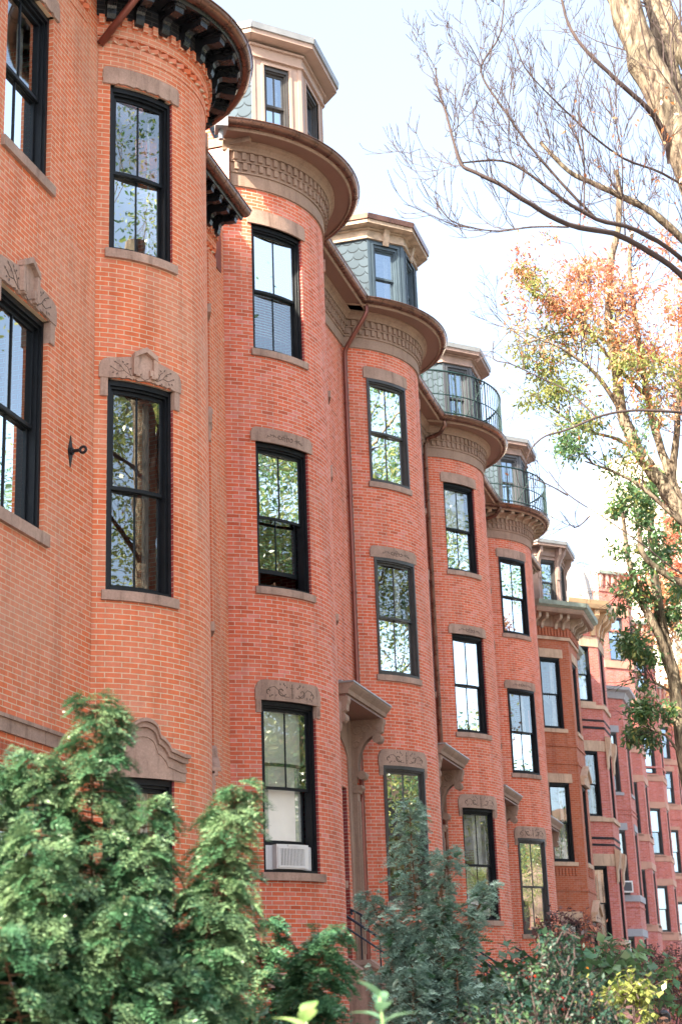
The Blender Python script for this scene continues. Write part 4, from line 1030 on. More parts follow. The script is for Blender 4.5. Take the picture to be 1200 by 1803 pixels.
# ninth to thirteenth: tall red houses with stone bands
tall = [(76.0, 11.0, 22.2, ((20.15, 20.6, .03), (17.5, 17.85, .05), (15.75, 16.1, .03), (13.45, 13.78, .05), (12.1, 12.4, .03), (9.3, 9.62, .05), (8.05, 8.35, .03), (5.2, 5.5, .05)), ((17.87, 20.05), (13.82, 15.7), (9.65, 12.05), (5.53, 8.0)), 'tall red banded house with corbelled parapet beyond the grey cornice'),
        (87.0, 11.0, 22.2, ((20.6, 20.95, .03), (18.1, 18.5, .05), (16.2, 16.5, .03), (13.5, 13.82, .05), (12.1, 12.4, .03), (9.25, 9.55, .05), (8.05, 8.35, .03), (5.2, 5.6, .05)), ((18.55, 20.5), (13.87, 16.15), (9.6, 12.05), (5.63, 8.0)), 'second tall red banded house partly hidden by the green street tree'),
        (98.0, 11.0, 20.6, ((18.3, 18.6, .03), (15.9, 16.2, .05), (13.2, 13.5, .05), (9.1, 9.4, .05), (5.0, 5.3, .05)), ((16.25, 18.2), (13.55, 15.5), (9.45, 12.0), (5.35, 7.8)), 'third tall red banded house down the street'),
        (109.0, 12.0, 19.5, ((17.4, 17.8, .03), (13.2, 13.5, .05), (9.1, 9.4, .05), (5.0, 5.3, .05)), ((13.55, 15.9), (9.45, 12.0), (5.35, 7.8)), 'farthest red house at the right edge')]
for (y0, wd, zt, bz, wn, lb) in tall:
    h, F, P = bay_house(y0, wd, lb, zt-.9, list(wn), bm='brick_far', band='stone_pink', bandz=bz, frame='frame_grey', fglass='glass_blue', hw=.46)
    mb = MB(); sw(mb, F, [(-.02, zt-.9), (.05, zt-.9), (.05, zt-.05), (-.02, zt-.05)])
    for Fm in F:
        n = int(Fm.L/.3)
        for i in range(n): u = (i+.5)*Fm.L/n; extr(mb, Fm, u-.07, u+.07, [(.051, zt-.8), (.16, zt-.45), (.16, zt-.05), (.051, zt-.05)])
        for (z0, z1) in ((zt-2.9, zt-2.8), (zt-8.0, zt-7.9), (zt-8.4, zt-8.3)): cbox(mb, Fm, 0, Fm.L, .001, .04, z0, z1)
    build('parapet', mb, M['brick_far'], h)
    mb = MB(); sw(mb, F, [(-.3, zt-.05), (.22, zt-.05), (.24, zt+.12), (-.3, zt+.12)]); build('coping', mb, M['verdigris'], h)
tw = thing('apartment_tower', 'pale sunlit high block far beyond the red houses', 'building', (-13, 145, 0))
mb = MB(); box(mb, -15.4, 1.5, 135, 155, 0, 47.5); build('wall', mb, M['pale_tower'], tw)
mb = MB(); box(mb, -13.2, -9.0, 133.6, 134.99, 0, 47.8); build('stair_shaft', mb, M['pale_tower'], tw)
mb = MB()
for i in range(13):
    for j in range(5): x = -7.6+j*1.8; z = 6+i*3.1; box(mb, x, x+1.1, 134.93, 134.99, z, z+1.5)
build('window', mb, M['shade'], tw)

# --- houses on the other side of the road (they show in the window glass)
for i, (y0, wd, zt, bm, lb) in enumerate(((-2, 11, 12.5, 'stone_grey', 'grey house across the road, nearest of its row'), (9, 10, 13.2, 'stone', 'brownstone house across the road, second of its row'), (19, 11, 12.0, 'stone_grey', 'low grey house across the road, third of its row'),
        (30, 10, 13.6, 'stone', 'tall brownstone house across the road, fourth of its row'), (40, 12, 12.4, 'stone_grey', 'grey house across the road, fifth of its row'), (52, 12, 13.0, 'stone', 'brownstone house across the road, farthest of its row'))):
    t_ = thing('row_house', lb, 'house', (27, y0+wd/2, 0), 'houses across the road'); Fo = Flat((27, y0+wd), (27, y0)); n_ = 4
    oo = [(wd*(j+.5)/n_-.55, wd*(j+.5)/n_+.55, z_, z_+2.0) for j in range(n_) for z_ in (1.8, 5.2, 8.6)]
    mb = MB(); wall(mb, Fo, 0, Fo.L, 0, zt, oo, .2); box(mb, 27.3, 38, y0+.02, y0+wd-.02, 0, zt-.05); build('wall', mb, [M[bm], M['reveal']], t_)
    mb = MB(); cbox(mb, Fo, 0, Fo.L, -.02, .5, zt-.6, zt+.1)
    for o_ in oo: cbox(mb, Fo, o_[0]-.1, o_[1]+.1, -.1, .05, o_[2]-.15, o_[2]); cbox(mb, Fo, o_[0]-.1, o_[1]+.1, -.1, .05, o_[3], o_[3]+.3)
    build('stone_trim', mb, M['stone'], t_)
    mb = MB()
    for o_ in oo: cbox(mb, Fo, o_[0], o_[1], -.16, -.14, o_[2], o_[3])
    build('window_glazing', mb, M['frame_grey'], t_)
# stoops
for k, lb in ((0, 'brown stone stoop with navy handrails behind the blue green juniper'), (1, 'brown stoop with a navy handrail beside the holly and vine leaves'), (2, 'third brown stoop with sloping handrails among garden leaves'), (3, 'fourth brown stoop almost hidden by the yellow leaves')):
    yy = YC0+7.5*k+1.896+1.95; stoop(yy, 0, XW+.0, -5.2, 2.58, lb)

# --- dog looking out of the raised sash
_b = bmesh.new(); bmesh.ops.create_uvsphere(_b, u_segments=16, v_segments=10, radius=1)
SPH = ([v.co.copy() for v in _b.verts], [[v.index for v in f.verts] for f in _b.faces]); _b.free()
def ellipsoids(name, parts, mat, parent=None, voxel=.012, smooth=True):
    bm = bmesh.new(); allv = []; allf = []; off = 0
    for (c, r, rot) in parts:
        mt = Matrix.Translation(c) @ Matrix.Rotation(rot[2], 4, 'Z') @ Matrix.Rotation(rot[1], 4, 'Y') @ Matrix.Rotation(rot[0], 4, 'X') @ Matrix.Diagonal((*r, 1))
        allv += [tuple(mt @ v) for v in SPH[0]]; allf += [tuple(i+off for i in f) for f in SPH[1]]; off += len(SPH[0])
    bm.free(); me = bpy.data.meshes.new(name); me.from_pydata(allv, [], allf); me.materials.append(mat)
    o = bpy.data.objects.new(name, me); COL.objects.link(o)
    md = o.modifiers.new('one_surface', 'REMESH'); md.mode = 'VOXEL'; md.voxel_size = voxel; md.use_smooth_shade = True
    ms = o.modifiers.new('soften', 'SMOOTH'); ms.factor = .5; ms.iterations = 3
    if parent: o.parent = parent
    return o
dg = thing('dog', 'brown prick eared dog looking out of the half open window', 'dog', Vector(Bq(Bq.u(36), -.42, 8.02)), None)
R0 = (0, 0, 0)
# local axes: +x outwards through the window is turned towards the right of the picture
body = [((0, 0, .20), (.12, .13, .22), R0), ((-.04, -.10, .12), (.12, .16, .14), R0), ((0, .05, .38), (.085, .085, .13), R0), ((.01, .10, .49), (.075, .085, .075), R0),
        ((.02, .19, .47), (.04, .085, .038), (-.1, 0, 0)), ((.03, .26, .465), (.026, .026, .024), R0), ((-.05, .06, .575), (.018, .03, .065), (0, -.15, 0)), ((.06, .06, .575), (.018, .03, .065), (0, .15, 0)),
        ((-.06, .08, .1), (.035, .035, .2), R0), ((.06, .08, .1), (.035, .035, .2), R0), ((-.06, .12, -.08), (.04, .06, .03), R0), ((.06, .12, -.08), (.04, .06, .03), R0), ((-.05, -.22, .04), (.03, .13, .03), (.4, 0, 0))]
bo = ellipsoids('body', body, M['dog'], dg, .013)
ey = MB()
for sx in (-1, 1):
    bmv = bmesh.new(); bmesh.ops.create_uvsphere(bmv, u_segments=8, v_segments=6, radius=.012, matrix=Matrix.Translation((sx*.055+.01, .165, .505))); me_ = bpy.data.meshes.new('eye'); bmv.to_mesh(me_); bmv.free(); me_.materials.append(M['black']); eo = bpy.data.objects.new('eye', me_); COL.objects.link(eo); eo.parent = dg
dg.rotation_euler = (0, 0, radians(-52))
# window bench the dog sits on
be = thing('window_bench', 'dark bench just inside the half open window under the dog', 'bench', Bq(Bq.u(34), -.5, 7.6)); mb = MB()
cbox(mb, Bq, Bq.u(49), Bq.u(19), -.75, -.3, 7.84, 7.91); cbox(mb, Bq, Bq.u(48), Bq.u(46), -.7, -.35, 7.3, 7.84); cbox(mb, Bq, Bq.u(22), Bq.u(20), -.7, -.35, 7.3, 7.84); build('bench_body', mb, M['curtain_dark'], be)
# ------------------------------------------------------------------ vegetation
def quads_obj(name, V, mats, midx, parent, nper=4, smooth=False):
    """V: (N, nper, 3) numpy array of separate leaf faces"""
    N = V.shape[0]; me = bpy.data.meshes.new(name)
    me.vertices.add(N*nper); me.vertices.foreach_set('co', V.reshape(-1).astype(np.float32))
    me.loops.add(N*nper); me.loops.foreach_set('vertex_index', np.arange(N*nper, dtype=np.int32))
    me.polygons.add(N); me.polygons.foreach_set('loop_start', np.arange(0, N*nper, nper, dtype=np.int32))
    me.polygons.foreach_set('loop_total', np.full(N, nper, dtype=np.int32))
    for m in mats: me.materials.append(m)
    me.polygons.foreach_set('material_index', np.asarray(midx, dtype=np.int32)); me.update(calc_edges=True); me.validate()
    o = bpy.data.objects.new(name, me); COL.objects.link(o)
    if parent is not None:
        o.parent = parent
        if parent.type == 'EMPTY': o.matrix_parent_inverse = Matrix.Translation(-parent.location)
    return o
def norm(a): return a/np.maximum(1e-9, np.linalg.norm(a, axis=-1, keepdims=True))
def leafquads(P, D, Nn, L, W):
    """rhombic leaves from base P along D with face normal Nn"""
    D = norm(D); Sd = norm(np.cross(D, Nn)); L = np.asarray(L).reshape(-1, 1); W = np.asarray(W).reshape(-1, 1)
    up = norm(np.cross(Sd, D))
    return np.stack([P, P+D*L*.45+Sd*W*.5, P+D*L-up*L*.12, P+D*L*.45-Sd*W*.5], axis=1)
def tuft_template(rng, n_side=6, L=.16, spread=.9, w=.012, curl=.02):
    """a flat fan of scale-leaf twigs, local frame x = outwards, y = across, z = up"""
    out = []
    for i in range(n_side):
        t = (i+.6)/n_side; p = np.array([L*t, 0, -curl*t*t*3])
        for s in (-1, 1):
            a = s*(.95-.35*t)*spread; l = L*.62*(1-.55*t)
            d = np.array([cos(a), sin(a), .05]); k = 4
            for j in range(k):
                q = p+d*l*(j/k); r = rng.uniform(-.35, .35)
                dd = np.array([cos(a+r), sin(a+r), rng.uniform(-.3, .3)]); out.append((q, dd, l/k*1.9, w*(1.5-.6*j/k)))
        out.append((p, np.array([1, rng.uniform(-.2, .2), 0]), L/n_side*1.8, w*1.5))
    return (np.array([o[0] for o in out]), np.array([o[1] for o in out]), np.array([o[2] for o in out]), np.array([o[3] for o in out]))
def place_tufts(tmpl, P, X, up, S, rng):
    tp, td, tl, tw = tmpl; n = len(P); k = len(tp)
    X = norm(X); Y = norm(np.cross(up, X)); Z = np.cross(X, Y)
    R = np.stack([X, Y, Z], axis=1)                    # rows are local axes
    pos = P[:, None, :]+np.einsum('kj,njc->nkc', tp, R)*S[:, None, None]
    dr = np.einsum('kj,njc->nkc', td, R); nn = np.repeat(Z[:, None, :], k, 1)+rng.normal(0, .35, (n, k, 3))
    L = (tl[None]*S[:, None]).reshape(-1); W = (tw[None]*S[:, None]).reshape(-1)
    return leafquads(pos.reshape(-1, 3), dr.reshape(-1, 3), nn.reshape(-1, 3), L, W)
def conifer(label, cat_name, mat, axes, seed, nbr, droop, tl, tw, gap=.0, tint=None, tuft_step=.085, up_tip=.25, thick=1.0, spread=.9, trunk_r=.05, tuft_n=6):
    """axes: list of (base xyz, apex xyz, radius at base) - one leader each, with side branches carrying flat sprays"""
    rng = np.random.default_rng(seed); b0 = axes[0][0]
    t = thing(cat_name, label, 'shrub' if cat_name.endswith('shrub') else 'tree', (b0[0], b0[1], 0)); wood = MB(); P = []; X = []; U = []; Sx = []
    for (b, a, R) in axes:
        b = np.array(b, float); a = np.array(a, float); H = np.linalg.norm(a-b)
        tube(wood, [b+(a-b)*k/8+rng.normal(0, .012, 3)*(0 < k < 8) for k in range(9)], [trunk_r*(1-.88*k/8) for k in range(9)], 7)
        n = int(nbr*H)
        for i in range(n):
            h = (i+rng.random())/n; h = h**.9; p0 = b+(a-b)*h
            r = R*((1-h)**.8)*(rng.uniform(.55, 1.12))+.05
            if rng.random() < gap: r *= .5
            th = i*2.399+rng.normal(0, .4); dr = np.array([cos(th), sin(th), 0]); L = r; m = max(3, int(L/tuft_step))
            pts = []
            side = np.array([-dr[1], dr[0], 0]); bend = rng.normal(0, .18)
            for j in range(m+1):
                s = j/m; z = (.35*s-droop*s*s)*L*(1.0-.35*h)+up_tip*L*max(0, s-.6)**2*2
                pts.append(p0+dr*L*s+side*bend*L*s*s+np.array([0, 0, z]))
            tube(wood, pts, [.011*(1-.8*j/m)*max(.6, L) for j in range(m+1)], 4, cap=False)
            for j in range(1, m+1):
                s = j/m
                if s < .15 and L > .3: continue
                tg = pts[j]-pts[j-1]
                for q in ((-1, 1, 0) if j < m else (-1, 0, 1)):
                    d = norm(tg)+side*q*rng.uniform(.55, 1.0)+rng.normal(0, .12, 3); d[2] -= .12
                    P.append(pts[j]+rng.normal(0, .02, 3)); X.append(d); U.append(np.array([0, 0, 1.])+rng.normal(0, .28, 3)+dr*.35); Sx.append(rng.uniform(.75, 1.25)*(.8+.4*(1-h)))
    P = np.array(P); X = np.array(X); U = np.array(U); Sx = np.array(Sx)*thick
    tm = tuft_template(rng, tuft_n, tl, spread, tw); V = place_tufts(tm, P, X, U, Sx, rng)
    k = len(tm[0]); mi = np.zeros(len(V), int)
    if tint: mi = np.repeat((rng.random(len(P)) < tint[1]).astype(int), k)
    build('trunk', wood, M['bark_conifer'], t, smooth=True, fix=False)
    quads_obj('crown', V, [M[mat]]+([M[tint[0]]] if tint else []), mi, t)
    return t

# big false cypress in the near left corner (many leaning leaders)
_b = (-3.5, 7.45, .5)
conifer('big feathery green false cypress bush filling the near left corner', 'cypress_shrub', 'leaf_hinoki',
        [(_b, (-3.36, 7.3, 3.25), .40), (_b, (-3.62, 7.15, 2.98), .46), (_b, (-3.88, 7.05, 2.93), .42), (_b, (-3.12, 7.4, 2.74), .36), ((-3.2, 7.6, .5), (-2.74, 7.62, 2.80), .27), ((-3.2, 7.6, .5), (-2.80, 7.5, 2.35), .30),
         (_b, (-3.38, 6.75, 2.55), .46), ((-3.8, 7.2, .5), (-3.92, 6.75, 2.5), .46), (_b, (-3.05, 6.95, 2.25), .38), ((-4.1, 7.2, .4), (-4.35, 7.1, 2.7), .5), ((-3.2, 7.4, .4), (-2.88, 7.25, 1.95), .36), (_b, (-3.45, 6.5, 2.1), .44), ((-3.8, 7, .5), (-3.75, 6.5, 2.2), .44)],
        11, 40, .55, .125, .0085, tint=('leaf_yew', .32), tuft_step=.068, up_tip=.25, thick=1.0, trunk_r=.018, tuft_n=8)
# darker yew with an arching arm to its right
conifer('dark green yew with a long arm reaching right over the stone cheek wall', 'yew_shrub', 'leaf_yew',
        [((-3.3, 8.9, 0), (-3.05, 8.9, 2.24), .7), ((-3.0, 8.8, 1.2), (-2.56, 8.6, 2.16), .24), ((-2.9, 8.9, 0), (-2.75, 8.85, 2.04), .6), ((-2.6, 8.8, 0), (-2.5, 8.8, 1.62), .5), ((-3.6, 9.1, 0), (-3.55, 9.1, 2.2), .6)],
        5, 30, .5, .12, .014, tint=('leaf_hinoki', .15), tuft_step=.08, up_tip=.2, trunk_r=.03)
# loose blue-green juniper
conifer('loose blue green juniper with a pointed top standing before the second stoop', 'juniper_tree', 'leaf_juniper',
        [((-2.98, 12.6, 0), (-3.06, 12.6, 3.32), .50), ((-2.98, 12.55, .5), (-2.80, 12.5, 2.5), .36), ((-3.0, 12.5, .5), (-3.14, 12.5, 2.35), .30), ((-2.92, 12.4, .3), (-2.70, 12.4, 2.02), .50), ((-3, 12.3, .3), (-3.0, 12.2, 2.05), .42), ((-3.1, 12.4, .3), (-3.18, 12.4, 1.8), .32),
         ((-2.98, 12.6, 1.7), (-2.44, 12.5, 2.64), .15), ((-3.0, 12.6, 1.9), (-3.42, 12.5, 2.62), .10), ((-2.98, 12.5, .8), (-2.4, 12.4, 1.9), .28), ((-3.0, 12.6, 1.9), (-2.74, 12.55, 2.92), .11), ((-3.0, 12.6, 1.2), (-3.36, 12.5, 2.05), .16)],
        23, 44, .12, .085, .0085, gap=.3, tint=('leaf_yew', .12), tuft_step=.07, up_tip=.5, spread=.7, trunk_r=.03, tuft_n=6)

# ------------------------------------------------------------------ broadleaf shrubs
def shrub(name, label, cat, blobs, seed, mats, wts, L, Wd, per, base, twigs=26, upness=.3, flat=.6, extra=None, wood='twig'):
    """blobs: (centre, radii, clusters); each cluster is a sprig with its own leaves"""
    rng = np.random.default_rng(seed); t = thing(name, label, cat, (base[0], base[1], 0)); Ps = []; Ds = []; Ns = []; Ls = []; Ms = []; wd = MB(); tips = []
    for (c, r, n) in blobs:
        c = np.array(c); r = np.array(r)
        for i in range(n):
            d = norm(rng.normal(0, 1, 3)); rad = rng.uniform(.45, 1.05)**.6; p = c+d*r*rad; tips.append(p)
            sp = norm(d*r+np.array([0, 0, upness])+rng.normal(0, .4, 3)); mi = rng.choice(len(mats), p=wts); ln = L*2.6*rng.uniform(.7, 1.3)
            tube(wd, [p-sp*ln*.6, p, p+sp*ln*.9], [.006, .004, .002], 4, cap=False)
            for j in range(per):
                s = rng.uniform(-.4, 1.0); q = p+sp*ln*s; o = norm(np.cross(sp, rng.normal(0, 1, 3))); dd = norm(o+sp*rng.uniform(.1, .9)+np.array([0, 0, -.25]))
                Ps.append(q); Ds.append(dd); Ns.append(norm(np.array([0, 0, 1.])+rng.normal(0, 1-flat, 3))); Ls.append(L*rng.uniform(.6, 1.25)); Ms.append(mi)
    bs = np.array(base, float)
    for i in range(min(twigs, len(tips))):
        p = tips[rng.integers(len(tips))]; mid = bs+(p-bs)*.5+np.array([0, 0, .15])+rng.normal(0, .06, 3)
        tube(wd, smooth_path([bs+rng.normal(0, .03, 3)*np.array([1, 1, 0]), mid, p], 4), [.02*(1-.85*k/8) for k in range(9)], 5, cap=False)
    Ls = np.array(Ls); V = leafquads(np.array(Ps), np.array(Ds), np.array(Ns), Ls, Ls*Wd)
    build('stem', wd, M[wood], t, smooth=True, fix=False); quads_obj('foliage', V, [M[m] for m in mats], Ms, t)
    if extra:
        pn, pm, pr, cnt, grp = extra
        for i in range(cnt):
            bm = bmesh.new(); p = tips[rng.integers(len(tips))]
            for q in range(3): bmesh.ops.create_icosphere(bm, subdivisions=1, radius=pr, matrix=Matrix.Translation(Vector(p+rng.normal(0, pr*1.8, 3))))
            me = bpy.data.meshes.new(pn); bm.to_mesh(me); bm.free(); me.materials.append(M[pm]); o = bpy.data.objects.new(pn, me); COL.objects.link(o); o.parent = t; o.matrix_parent_inverse = Matrix.Translation(-t.location)
    return t
shrub('holly_shrub', 'upright dark holly with small glossy leaves and red berries', 'shrub', [((-1.56, 10, 1.9), (.15, .2, .3), 60), ((-1.62, 10, 1.55), (.42, .3, .38), 170), ((-1.42, 9.9, 1.35), (.3, .3, .34), 100)], 3, ['leaf_holly', 'leaf_green'], [.85, .15], .035, .55, 16, (-1.55, 10, 0), extra=('berry_cluster', 'berry', .008, 26, None), flat=.2)
shrub('leafy_vine_shrub', 'broad leaved green shrub spreading behind the holly', 'shrub', [((-2.45, 13.4, 1.72), (.35, .4, .36), 50), ((-2.0, 13.5, 1.82), (.5, .5, .3), 70), ((-1.75, 14.5, 1.8), (.5, .5, .28), 50), ((-2.7, 12.8, 1.3), (.5, .4, .5), 50)], 4, ['leaf_green', 'leaf_yew'], [.7, .3], .10, .75, 12, (-2.3, 13, 0), flat=.75, extra=('blossom', 'flower', .013, 6, None))
shrub('arching_shrub', 'arching mid green shrub with drooping leaf sprays before the brown steps', 'shrub', [((-2.35, 16.5, 2.12), (.45, .4, .12), 60), ((-2.05, 16.8, 1.98), (.38, .4, .12), 45), ((-2.3, 16.5, 1.6), (.5, .5, .35), 80)], 8, ['leaf_green', 'leaf_tree'], [.6, .4], .09, .5, 14, (-1.8, 16.6, 0), flat=.8)
shrub('golden_maple', 'bright yellow green dwarf maple in the lower right garden', 'shrub', [((-1.74, 12.5, 1.66), (.24, .25, .16), 34), ((-1.48, 12.4, 1.70), (.17, .2, .14), 30), ((-1.36, 12.5, 1.80), (.11, .2, .06), 20), ((-1.55, 12.4, 1.4), (.3, .3, .25), 40)], 6, ['leaf_lime', 'leaf_yg'], [.8, .2], .06, .6, 16, (-1.55, 12.4, 0), flat=.8)
shrub('purple_maple', 'dark purple Japanese maple beyond the yellow maple', 'tree', [((-2.6, 23, 2.15), (.5, .5, .28), 110), ((-2.15, 23.3, 2.15), (.55, .5, .33), 120), ((-2.3, 23, 1.6), (.8, .5, .4), 110)], 9, ['leaf_purple', 'leaf_brown'], [.85, .15], .06, .5, 16, (-2.3, 23, 0), flat=.7, wood='bark_dark')
shrub('burgundy_shrub', 'small burgundy leaved bush against the brick bay', 'shrub', [((-3.6, 24, 2.85), (.45, .4, .22), 60), ((-3.6, 24, 2.2), (.5, .4, .6), 60)], 10, ['leaf_purple', 'leaf_red'], [.8, .2], .08, .5, 12, (-3.6, 24, 0), flat=.6)
shrub('autumn_hedge', 'mixed green and rust garden bushes around the walking person', 'hedge', [((-1.75, 24, 1.85), (.55, .4, .34), 110), ((-1.3, 25, 2.0), (.7, .5, .4), 120), ((-2.2, 24.5, 1.6), (.7, .5, .35), 90), ((-1.5, 24, 1.4), (.7, .4, .4), 80)], 12, ['leaf_green', 'leaf_brown', 'leaf_yg'], [.55, .25, .2], .055, .55, 14, (-1.6, 24.3, 0), flat=.4)
shrub('garden_underplanting', 'low green planting under the holly at the picture foot', 'shrub', [((-2.2, 11.5, 1.35), (.6, .5, .4), 130), ((-1.5, 11, 1.3), (.5, .4, .35), 100), ((-1.75, 12.2, 1.3), (.35, .4, .3), 60)], 13, ['leaf_green', 'leaf_holly', 'leaf_purple'], [.6, .25, .15], .06, .55, 14, (-1.8, 11.4, 0), flat=.5, extra=('blossom', 'leaf_lime', .012, 10, None))

# near sprigs with big leaves at the picture foot
def big_leaf(mb, p, d, up, L, W, mi, fold=.25, curl=.35):
    d = Vector(d).normalized(); s = d.cross(Vector(up)).normalized(); u = s.cross(d).normalized(); n = 7; base = len(mb.v); p = Vector(p)
    for i in range(n+1):
        t = i/n; w_ = W*.5*(sin(pi*min(1, t*.97+.03)**.8)**.9); c = p+d*L*t-u*curl*L*t*t
        for k in (-1, -.5, 0, .5, 1): q = c+s*w_*k+u*abs(k)*w_*fold; mb.v.append(tuple(q))
    for i in range(n):
        for k in range(4): a = base+i*5+k; mb.fi((a, a+1, a+6, a+5), mi)
def sprig(label, base, top, seed, mats, nl, L):
    t = thing('leafy_sprig', label, 'plant', (base[0], base[1], 0)); r = random.Random(seed); s = MB(); path = smooth_path([(base[0], base[1], 0), (base[0]+.03, base[1], top[2]*.6), top], 5)
    tube(s, path, [.012*(1-.6*i/len(path)) for i in range(len(path))], 7); build('stem', s, M['leaf_fg'], t, smooth=True, fix=False); l = MB()
    for i in range(nl):
        a = i*2.4+r.random()*.4; h = i/nl; z = top[2]-.30*(1-h)**1.0; el = -.1+.95*h+r.uniform(-.1, .15)
        q = Vector(top)+Vector((0, 0, z-top[2])); big_leaf(l, q, (cos(a)*cos(el), sin(a)*cos(el), sin(el)), (0, 0, 1), L*(1.15-.6*h)*r.uniform(.85, 1.1), L*.42*(1.15-.5*h), 0 if (h > .35) == (mats == 0) else 1)
    build('leaves', l, [M['leaf_fg'], M['leaf_fg2']], t, smooth=True, fix=False)
sprig('light green leafy sprig at the bottom edge, left of its bluish neighbour', (-1.72, 5.5), (-1.74, 5.5, 1.71), 1, 0, 12, .21)
sprig('bluish green leafy sprig at the bottom edge, right of its lighter neighbour', (-1.48, 5.6), (-1.50, 5.6, 1.755), 2, 1, 13, .18)

# ------------------------------------------------------------------ street trees
def twig(mb, p, d, L, r, depth, rng, leaves, up=.25, n=5, split=2.6, jit=.22, lmin=0):
    pts = [np.array(p, float)]; d = norm(np.array(d, float))
    for i in range(n):
        d = norm(d+rng.normal(0, jit, 3)*.6+np.array([0, 0, up])*.25); pts.append(pts[-1]+d*L/n)
    tube(mb, pts, [max(.0028, r*(1-.75*i/n)) for i in range(n+1)], 5 if r > .01 else 3, cap=False)
    if depth <= lmin: leaves += [(pts[i], norm(pts[i]-pts[i-1])) for i in range(1, n+1)]
    if depth > 0:
        k = max(1, int(rng.poisson(split)))
        for j in range(k):
            i = rng.integers(1, n+1); o = norm(rng.normal(0, 1, 3)); o = norm(np.cross(d, o)); dd = norm(pts[i]-pts[i-1])+o*rng.uniform(.45, .9)
            twig(mb, pts[i], dd, L*rng.uniform(.4, .68), r*.5, depth-1, rng, leaves, up, n, split, jit, lmin)
def limb_tree(label, limbs, seed, bark, twigspec, leafspec, base, wood='twig', limbmat=None):
    rng = np.random.default_rng(seed); t = thing('street_tree', label, 'tree', base, 'street trees'); tr = MB(); lm = MB(); tw = MB(); lv = []
    for (nm, r0, r1, pts) in limbs:
        sp = smooth_path(pts, 4); n = len(sp)
        jit = [Vector(rng.normal(0, r0*.05, 3)) for _ in sp]
        tube(tr if nm in ('trunk', 'fork', 'fork2', 'l7') else lm, [a+b for a, b in zip(sp, jit)], [(r0+(r1-r0)*(i/(n-1)))*(1+.06*sin(i*1.7+r0*50)) for i in range(n)], 12 if r0 > .05 else 6, cap=False)
        cnt, L, dp, rr, up, spl, t0 = twigspec(nm, r0, n)
        for j in range(cnt):
            i = int(rng.uniform(t0, 1)*(n-1)); p = sp[i]; q = sp[min(i+1, n-1)]-sp[max(i-1, 0)]
            o = norm(np.cross(np.array(q), rng.normal(0, 1, 3))); dd = norm(np.array(q))*.6+o*rng.uniform(.5, 1)+np.array([0, 0, .35])
            twig(tw, p, dd, L*rng.uniform(.6, 1.3)*(1-.3*i/n), rr, dp, rng, lv, up, 5, spl)
    build('trunk', tr, M[bark], t, smooth=True, fix=False)
    if lm.v: build('limb', lm, M[limbmat or bark], t, smooth=True, fix=False)
    if tw.v: build('twigs', tw, M[wood], t, smooth=True, fix=False)
    if leafspec:
        V, mi, mats = leafspec(rng, lv); quads_obj('crown', V, [M[m] for m in mats], mi, t)
    return t
def leaves_at(rng, lv, per, L, Wd, colour, spread=.06, droop=.5):
    P = []; D = []; N = []; Ls = []; mi = []
    for (p, d) in lv:
        m = colour(p)
        for k in range(rng.poisson(per)):
            q = p+rng.normal(0, spread, 3); P.append(q); D.append(norm(d*.4+rng.normal(0, .6, 3)+np.array([0, 0, -droop]))); N.append(norm(np.array([0, 0, 1.])+rng.normal(0, .7, 3))); Ls.append(L*rng.uniform(.6, 1.3)); mi.append(m if rng.random() < .8 else colour(q+rng.normal(0, .5, 3)))
    Ls = np.array(Ls); return leafquads(np.array(P), np.array(D), np.array(N), Ls, Ls*Wd), mi
